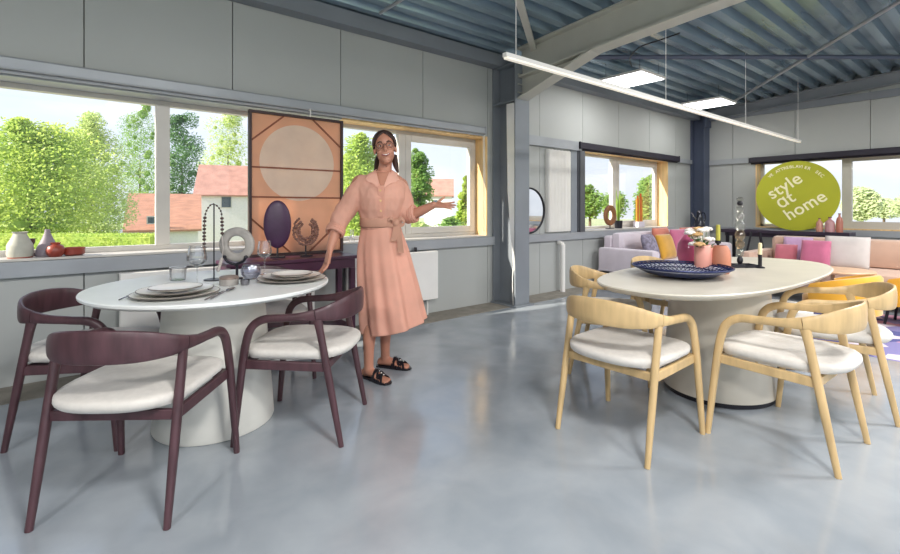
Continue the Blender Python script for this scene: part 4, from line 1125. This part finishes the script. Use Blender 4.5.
# collar lapels, v neck and placket laid onto the bodice
from mathutils.bvhtree import BVHTree
bvh = BVHTree.FromPolygons([v.co.copy() for v in top.data.vertices], [tuple(p.vertices) for p in top.data.polygons])
def front(x, z, off):
    h = bvh.ray_cast(Vector((x, -1, z)), Vector((0, 1, 0)))
    if h[0] is None: return Vector((x, .03, z))
    return Vector((x, min(h[0].y, .06) - off, z))
nx = -.036
def patch(name, rows, off, mat, par, thick=.006):
    g = MB(); rings = []
    for (xa, za), (xb, zb) in rows:
        a_ = [front(xa + (xb - xa) * q / 6, za + (zb - za) * q / 6, off) for q in range(7)]
        rings.append(a_ + [p + Vector((0, thick, 0)) for p in reversed(a_)])
    g.loft(rings); return g.build(name, mat, par, angle=60)
def lerp2(a, b, n): return [(a[0] + (b[0] - a[0]) * i / n, a[1] + (b[1] - a[1]) * i / n) for i in range(n + 1)]
Lr = lerp2((nx - .050, 1.474), (nx + .004, 1.325), 8); Rr = lerp2((nx + .052, 1.474), (nx + .010, 1.325), 8)
patch('neckline_skin', list(zip(Lr, Rr)), .004, M_skin, body)
M_col = pm('pale peach collar', '#f3bda8', .8, var=.04, thin=.2)
for s in (-1, 1):
    inn = lerp2((nx + s * .052, 1.480), (nx + .007 + s * .004, 1.32), 10)
    out = spline([(nx + s * .098, 1.452), (nx + s * .112, 1.420), (nx + s * .098, 1.385), (nx + s * .060, 1.372), (nx + s * .030, 1.345), (nx + .007 + s * .010, 1.318)], 2)
    patch('collar', list(zip(inn, out)), .011, M_col, top)
g = MB(); g.loft([[Vector((-.034 + dx, -.112 + dy, 1.355)) for dx, dy in ((-.022, .004), (.022, .0), (.022, .008), (-.022, .012))], [Vector((-.036 + dx, -.108 + dy, 1.27)) for dx, dy in ((-.022, .0), (.022, -.002), (.022, .01), (-.022, .012))], [Vector((-.045 + dx, -.078 + dy, 1.14)) for dx, dy in ((-.022, .0), (.022, -.004), (.022, .01), (-.022, .012))]])
g.build('placket', M_dress, top)
g = MB()
for z, y in ((1.32, -.116), (1.25, -.109), (1.18, -.094)): g.lathe([(.001, 0), (.007, 0), (.007, .004), (.001, .004)], c=(-.037, y, z), n=12, M=Matrix.Rotation(PI / 2, 4, 'X'))
g.build('buttons', M_wood, top)
# skirt
g = MB(); rings = []; n = 160
keys = [(1.075, -.058, .05, .140, .105, 0), (1.0, -.056, .058, .158, .125, .004), (.90, -.048, .068, .182, .150, .009), (.75, -.03, .075, .200, .182, .014), (.58, -.005, .085, .215, .215, .018), (.43, .015, .098, .225, .238, .021), (.345, .028, .108, .230, .245, .023)]
K = spline(keys, 6)
for z, cx, cy, rx, ry, pl in K:
    ring_ = []
    low = (1.075 - z) / .73
    for j in range(n):
        a = 2 * PI * j / n
        w_ = math.sin(a * 9 + .6 * math.sin(a * 2)) * .65 + math.sin(a * 17 + 1.3) * .25 + math.sin(a * 5 + 2.2) * .4
        k = 1 + pl / rx * w_
        zz = z + low * low * (.050 * (math.cos(a) * .8 + math.sin(a) * .3) + .006 * w_)
        ring_.append(Vector((cx + rx * k * math.cos(a), cy + ry * k * math.sin(a), zz)))
    rings.append(ring_)
g.loft(rings, caps=False)
sk = g.build('skirt', M_dress, wo, angle=180); so = sk.modifiers.new('t', 'SOLIDIFY'); so.thickness = .004
# belt with knot
g = MB(); rings = []
for z, e in ((1.062, .004), (1.07, .009), (1.10, .011), (1.13, .009), (1.138, .004)):
    rings.append(ring(-.058, .05, .141 + e, .107 + e, z, 48, rt))
g.loft(rings, caps=False); M_belt = pm('dusty peach sash', '#c79680', .8, var=.08, thin=.15)
be = g.build('belt', M_belt, wo, angle=180); so = be.modifiers.new('t', 'SOLIDIFY'); so.thickness = .004
kc = Vector((.062, -.045, 1.098))
g = MB(); g.ell(kc, (.028, .022, .030), 16, 10)
for s in (-1, 1):
    P = spline([tuple(kc), tuple(kc + Vector((s * .035, -.012, .030))), tuple(kc + Vector((s * .062, -.005, .0))), tuple(kc + Vector((s * .03, -.004, -.022))), tuple(kc)], 6)
    rings = []
    for p in P: rings.append([Vector(p) + Vector((0, -.003, -.013)), Vector(p) + Vector((0, -.003, .013)), Vector(p) + Vector((0, .003, .013)), Vector(p) + Vector((0, .003, -.013))])
    g.loft(rings)
    q0 = kc; P = spline([tuple(kc), tuple(kc + Vector((s * .014 + .008, -.02, -.07))), tuple(kc + Vector((s * .026 + .012, -.03, -.17 - .04 * s)))], 6); rings = []
    for i, p in enumerate(P):
        wd = .012 + .010 * i / len(P); rings.append([Vector(p) + Vector((-wd, 0, 0)), Vector(p) + Vector((wd, 0, 0)), Vector(p) + Vector((wd, .004, 0)), Vector(p) + Vector((-wd, .004, 0))])
    g.loft(rings)
g.build('knot', M_belt, be)
# sandals: black slides with criss-cross straps
M_sand = pm('black patent leather', '#1d1b22', .28, var=.1)
for heel, toe in ((h1, t1), (h2, t2)):
    d = (toe - heel).normalized(); pr = Vector((-d.y, d.x, 0)); s = MB(); rings = []
    for q, w_ in ((-.06, .018), (-.02, .032), (.2, .036), (.45, .036), (.7, .046), (.9, .045), (1.02, .034), (1.07, .014)):
        c = heel + d * (.245 * q); rings.append([c - pr * w_ + Vector((0, 0, .001)), c + pr * w_ + Vector((0, 0, .001)), c + pr * w_ + Vector((0, 0, .012)), c - pr * w_ + Vector((0, 0, .012))])
    s.loft(rings); so_ = s.build('sandal', M_sand, wo, smooth=False)
    st = MB()
    for q0, q1, lift in ((.50, .74, .072), (.74, .50, .074), (.62, .90, .054), (.90, .64, .056), (.56, .56, .080), (.78, .78, .056)):
        rings = []
        for i in range(13):
            u_ = i / 12; x = -1 + 2 * u_; c = heel + d * (.245 * (q0 + (q1 - q0) * u_)) + pr * (.045 * x) + Vector((0, 0, .008 + (lift - .008) * (1 - abs(x) ** 2.4)))
            rings.append([c + d * .009, c - d * .009, c - d * .009 + Vector((0, 0, .005)), c + d * .009 + Vector((0, 0, .005))])
        st.loft(rings)
    st.build('straps', M_sand, so_)
    bd = MB()
    for k in range(4): bd.ell(heel + d * (.245 * (.56 + .09 * k)) + Vector((0, 0, .080 - .008 * k)), (.006, .006, .004), 8, 6)
    bd.build('studs', M_ceram, so_)
# ------------------------------------------------------------------ outside
GZ = -3.0
def grass_mat(name, c1, c2): return pm(name, c1, .9, var=.1, scale=.25, col2=c2)
struct('ground', MB().box((-90, 5.2, GZ - .2), (160, 160, GZ)).box((-90, -120, GZ - .2), (160, 5.2, GZ)), grass_mat('meadow', '#b6b98c', '#98a374'), smooth=False)
def leaf_mat(name, c, c2): return pm(name, c, .55, var=.1, scale=.9, col2=c2, thin=.45)
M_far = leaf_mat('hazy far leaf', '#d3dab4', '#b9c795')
LEAF = [leaf_mat('bright leaf', '#cbd670', '#a3c052'), leaf_mat('mid leaf', '#a0bc60', '#729a4a'), leaf_mat('dark leaf mass', '#6f9456', '#4d7544'), leaf_mat('pale leaf', '#d2da9c', '#b0c66e')]
M_bark = pm('bark', '#6d5a48', .9, var=.2, scale=12)
def tree(u, vtop, Z, wpx, mat, label, n=2600, leaf=.20, shape='round', vbase=None, name='tree', grp='trees outside the windows', seed=1, cat='tree'):
    rr = random.Random(seed)
    base = atd(u, 208, Z); top = EYE - (vtop - HY) / F * Z
    zb = GZ if vbase is None else EYE - (vbase - HY) / F * Z
    wid = wpx / F * Z / 2
    t = thing(name, label, cat, (base.x, base.y, GZ), 0, grp)
    Ht = top - GZ; cb = max(.25, zb - GZ)
    blobs = []
    m = 16
    for i in range(m):
        q = (i + .5) / m; z = cb + (Ht - cb) * q
        if shape == 'round': w = wid * math.sqrt(max(.05, 1 - (2 * q - .9) ** 2 * .85))
        elif shape == 'cone': w = wid * (1.05 - q)
        else: w = wid
        for k in range(2):
            a = rr.uniform(0, 2 * PI); d = w * rr.uniform(.2, .62)
            blobs.append((Vector((d * math.cos(a), d * math.sin(a), z * .94 + .03 * Ht * rr.uniform(-1, 1))), w * rr.uniform(.42, .6)))
    L = MB(); per = int(n * 5) // len(blobs)
    core = MB()
    for c, r in blobs:
        rz = min(r, (Ht - c.z) * 1.0 + .1)
        core.ell(c, (r * .2, r * .2, rz * .2), 6, 4)
        for _ in range(per):
            v = Vector((rr.gauss(0, 1), rr.gauss(0, 1), rr.gauss(0, 1))).normalized() * rr.uniform(.2, 1.0) ** .5 * 1.1
            p = c + Vector((v.x * r, v.y * r, v.z * rz)); s = leaf * .72 * rr.uniform(.6, 1.3)
            a = Vector((rr.gauss(0, 1), rr.gauss(0, 1), rr.gauss(0, .6))).normalized(); b = a.orthogonal().normalized() * (.55 * s)
            a = a * s; k = len(L.v)
            L.v += [tuple(p - a * .5), tuple(p + b * .5), tuple(p + a * .5), tuple(p - b * .5)]; L.f.append((k, k + 1, k + 2, k + 3))
    me = bpy.data.meshes.new('foliage'); me.from_pydata(L.v + core.v, [], L.f + [tuple(i + len(L.v) for i in f) for f in core.f]); me.update(); me.materials.append(mat)
    o = bpy.data.objects.new('foliage', me); COL.objects.link(o); o.parent = t; o['kind'] = 'stuff'
    if shape != 'hedge':
        g = MB(); g.tube([(0, 0, 0), (0, 0, cb + .2), (0, 0, cb + (Ht - cb) * .6)], [wid * .07 + .05, wid * .06 + .04, .03], 8); g.build('trunk', M_bark, t)
    return t
tree(30, 116, 17, 150, LEAF[0], 'bright yellow green tree filling the left pane', 5200, .19, seed=3, vbase=252)
tree(90, 106, 25, 84, LEAF[3], 'pale yellow green tree in the middle of the left pane', 4200, .2, seed=4, vbase=248)
tree(140, 98, 50, 60, LEAF[1], 'mid green tree beside the window mullion in the left pane', 3400, .24, seed=5, vbase=240)
tree(-45, 106, 20, 120, LEAF[1], 'mid green tree at the far left end of the left pane', 3000, .22, seed=6, vbase=250)
tree(182, 104, 62, 54, LEAF[2], 'dark green tree rising behind the orange roofed barn', 2600, .42, seed=7, vbase=230)
tree(228, 100, 75, 60, LEAF[3], 'pale green tree behind the white house', 2200, .45, seed=8, vbase=220)
tree(268, 118, 32, 40, LEAF[1], 'green tree hidden behind the orange artwork', 1500, .35, seed=9, vbase=240)
tree(362, 128, 18, 70, LEAF[0], 'bright green tree behind the woman\'s head', 3200, .17, seed=10, vbase=236)
tree(417, 140, 22, 34, LEAF[1], 'slim green tree at the left of the opening window sash', 1800, .2, seed=11, vbase=206)
tree(466, 162, 15, 34, LEAF[0], 'young yellow green tree at the right of the opening window sash', 1500, .16, seed=12, vbase=234, shape='cone')
tree(450, 214, 12.5, 40, LEAF[1], 'round green bush below the outstretched hand', 1300, .13, seed=13, vbase=238, name='bush', cat='bush')
tree(418, 220, 13, 34, LEAF[3], 'pale green bush below the outstretched forearm', 1200, .14, seed=14, vbase=238, name='bush', cat='bush')
for i, (u, v) in enumerate(((590, 184), (614, 191), (568, 180))): tree(u, v, 50 + 22 * i, 30, LEAF[1], 'distant dark green tree %s in the second window' % ('left', 'beside the ring', 'behind the dark post')[i], 700, .6, seed=20 + i, vbase=212)
tree(652, 168, 26, 36, LEAF[1], 'green tree behind the orange candles', 1400, .3, seed=24, vbase=222)
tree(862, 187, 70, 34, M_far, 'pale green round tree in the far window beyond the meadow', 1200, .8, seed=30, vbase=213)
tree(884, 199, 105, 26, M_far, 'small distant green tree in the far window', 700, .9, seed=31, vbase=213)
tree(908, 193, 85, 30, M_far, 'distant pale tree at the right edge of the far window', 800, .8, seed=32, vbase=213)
struct('terrain', MB().box((-25, -30, GZ), (26, 4.4, GZ + .02)).box((-25, 4.4, GZ), (26, 11, GZ + .02)).box((10.3, -30, GZ), (26, 11, GZ + .02)), pm('pale bounce paving', '#cfc9bf', .85, var=.08, scale=2), smooth=False)  # unseen pale paving added to bounce daylight into the room
# hedge, houses
M_hedge = LEAF[0]
def oriented(u0, u1, Z): return atd(u0, 208, Z), atd(u1, 208, Z)
def house(name, u0, u1, vground, veave, vridge, Z, dep, roofm, wallm, label, group, win=()):
    b = atd(u1, 208, Z); ax = Vector((b.y, -b.x, 0)).normalized(); q = ray(u0, 208); k_ = (b.x * ax.y - b.y * ax.x) / (q.x * ax.y - q.y * ax.x); a = Vector((q.x * k_, q.y * k_, EYE)); ax = b - a; Lh = ax.length; rz = math.atan2(ax.y, ax.x)
    z0 = GZ; ze = EYE - (veave - HY) / F * Z; zr = EYE - (vridge - HY) / F * (Z + dep / 2)
    t = thing(name, label, 'house', (a.x, a.y, GZ), rz, group)
    w = MB(); w.box((0, 0, 0), (Lh, dep, ze - GZ))
    for x in (0, Lh): w.loft([[Vector((x - .01, 0, ze - GZ)), Vector((x - .01, dep / 2, zr - GZ)), Vector((x - .01, dep, ze - GZ))], [Vector((x + .01, 0, ze - GZ)), Vector((x + .01, dep / 2, zr - GZ)), Vector((x + .01, dep, ze - GZ))]])
    w.build('wall', wallm, t, smooth=False)
    r = MB(); ov = .25
    for s in (0, 1):
        y0, y1 = (-ov, dep / 2) if s == 0 else (dep + ov, dep / 2); e = ze - GZ - ov * .3; rr = zr - GZ
        r.loft([[Vector((x, y0, e)), Vector((x, y1, rr)), Vector((x, y1, rr + .15)), Vector((x, y0, e + .15))] for x in (-ov, Lh + ov)])
    r.build('roof', roofm, t, smooth=False)
    for x, z, w_, h_ in win:
        o = MB().box((x, -.05, z), (x + w_, .02, z + h_)).build('window', M_frame, t, smooth=False)
        MB().box((x + .08, -.06, z + .08), (x + w_ - .08, -.045, z + h_ - .08)).build('pane', pm('dark house glass', '#56606a', .2), o, smooth=False)
    return t
M_tile = pm('orange clay tiles', '#c08a70', .8, var=.12, scale=1.2, stretch=(1, 1, 6)); M_tile2 = pm('faded clay tiles', '#b58675', .8, var=.12, scale=1.2)
M_hw = pm('white rendered wall', '#e4e1dd', .8, var=.04)
house('barn', 127, 198, 246, 230, 196, 36, 6, M_tile, M_hw, 'white barn with a bright orange tiled roof behind the hedge', 'houses outside', win=((1.2, 3.0, .8, .6),))
house('house', 196, 262, 246, 196, 168, 48, 9, M_tile2, M_hw, 'white house with faded pink tiled roof left of the artwork', 'houses outside', win=((2.2, 4.2, 1.0, 1.2),))
house('house', 424, 452, 230, 196, 180, 60, 7, M_tile2, M_hw, 'small distant house with pink roof seen above the outstretched hand', 'houses outside', win=((1.0, 4.5, .8, .8),))
house('shed', 78, 118, 246, 238, 231, 30, 3, pm('grey shed roof', '#8c8f94', .7), M_hw, 'low grey roofed shed left of the orange barn', 'houses outside')
a, b = oriented(-60, 150, 13.5); d = (b - a).normalized(); rr = random.Random(5)
t = thing('hedge', 'long clipped yellow green hedge along the bottom of the left pane', 'hedge', (a.x, a.y, GZ), math.atan2(d.y, d.x))
g = MB(); Lh = (b - a).length; hh = EYE - (237 - HY) / F * 13.5 - GZ
g.box((0, 0, 0), (Lh, .7, hh))
for k in range(5000):
    q = rr.random(); x = rr.uniform(0, Lh)
    p = Vector((x, -.03, rr.uniform(hh * .3, hh))) if q < .6 else Vector((x, rr.uniform(0, .7), hh + rr.uniform(0, .08)))
    s = .075; aa = Vector((rr.gauss(0, 1), rr.gauss(0, .4), rr.gauss(0, 1))).normalized() * s; bb = aa.orthogonal().normalized() * s * .5
    n = len(g.v); g.v += [tuple(p - aa * .5), tuple(p + bb * .5), tuple(p + aa * .5), tuple(p - bb * .5)]; g.f.append((n, n + 1, n + 2, n + 3))
me = bpy.data.meshes.new('foliage'); me.from_pydata(g.v, [], g.f); me.update(); me.materials.append(M_hedge)
o = bpy.data.objects.new('foliage', me); COL.objects.link(o); o.parent = t; o['kind'] = 'stuff'
# ------------------------------------------------------------------ light and camera
w = bpy.data.worlds.new('sky'); SC.world = w; w.use_nodes = True
nt = w.node_tree; bg = nt.nodes['Background']
tc = nt.nodes.new('ShaderNodeTexCoord'); sp = nt.nodes.new('ShaderNodeSeparateXYZ'); nt.links.new(tc.outputs['Generated'], sp.inputs[0])
cr = nt.nodes.new('ShaderNodeValToRGB'); e = cr.color_ramp.elements
e[0].position = .0; e[0].color = (.64, .68, .74, 1); e[1].position = .8; e[1].color = (.42, .58, .88, 1)
x = e.new(.25); x.color = (.56, .65, .80, 1)
nt.links.new(sp.outputs['Z'], cr.inputs[0])
cl = nt.nodes.new('ShaderNodeTexNoise'); cl.inputs['Scale'].default_value = 2.2; cl.inputs['Detail'].default_value = 6
mpn = nt.nodes.new('ShaderNodeMapping'); mpn.inputs['Scale'].default_value = (1, 1, 3); nt.links.new(tc.outputs['Generated'], mpn.inputs[0]); nt.links.new(mpn.outputs[0], cl.inputs['Vector'])
cm = nt.nodes.new('ShaderNodeMapRange'); cm.inputs[1].default_value = .48; cm.inputs[2].default_value = .72; nt.links.new(cl.outputs[0], cm.inputs[0])
mxs = nt.nodes.new('ShaderNodeMix'); mxs.data_type = 'RGBA'; mxs.inputs[7].default_value = (.86, .87, .90, 1)
nt.links.new(cm.outputs[0], mxs.inputs[0]); nt.links.new(cr.outputs[0], mxs.inputs[6]); nt.links.new(mxs.outputs[2], bg.inputs['Color'])
bg.inputs['Strength'].default_value = 1.0
s = bpy.data.lights.new('sun', 'SUN'); s.energy = 7.0; s.angle = math.radians(1.0); s.color = (1, .93, .80)
so = bpy.data.objects.new('sun', s); COL.objects.link(so)
so.rotation_euler = Vector((.86, -.22, -.49)).to_track_quat('-Z', 'Y').to_euler()
# unseen fill lights added under the deck; the last loop serves the modelled panels
def fill_and_panel_light(x, y, e, sx=.6, sy=.6):
    l = bpy.data.lights.new('fill_and_panel_light', 'AREA'); l.shape = 'RECTANGLE'; l.size = sx; l.size_y = sy; l.energy = e; l.color = (1, .98, .95)
    o = bpy.data.objects.new('fill_and_panel_light', l); COL.objects.link(o); o.location = (x, y, deckz(y) - .2)
    return o
for x in (-2.5, .8, 4.6, 7.2):
    for y in (-3.2, -.6): fill_and_panel_light(x, y, 88 if x < 6 else 58)
for (u, v) in ((632, 80), (709, 104)):
    p = atz(u, v, 2.97); fill_and_panel_light(p.x, p.y, 8).location = p
cam = bpy.data.cameras.new('camera'); co = bpy.data.objects.new('camera', cam); COL.objects.link(co)
cam.sensor_width = 36; cam.lens = F / 900 * 36; cam.shift_y = -(277 - HY) / 900; cam.clip_start = .05; cam.clip_end = 600
co.location = (0, 0, EYE); co.rotation_euler = (PI / 2, 0, YAW)
SC.camera = co
SC.view_settings.view_transform = 'Standard'; SC.view_settings.look = 'None'; SC.view_settings.exposure = .62; SC.view_settings.gamma = 1
SC.view_settings.use_curve_mapping = False
try: SC.cycles.use_denoising = True
except Exception: pass
SC.cycles.max_bounces = 8; SC.cycles.diffuse_bounces = 5; SC.cycles.transparent_max_bounces = 16; SC.cycles.caustics_reflective = False; SC.cycles.caustics_refractive = False
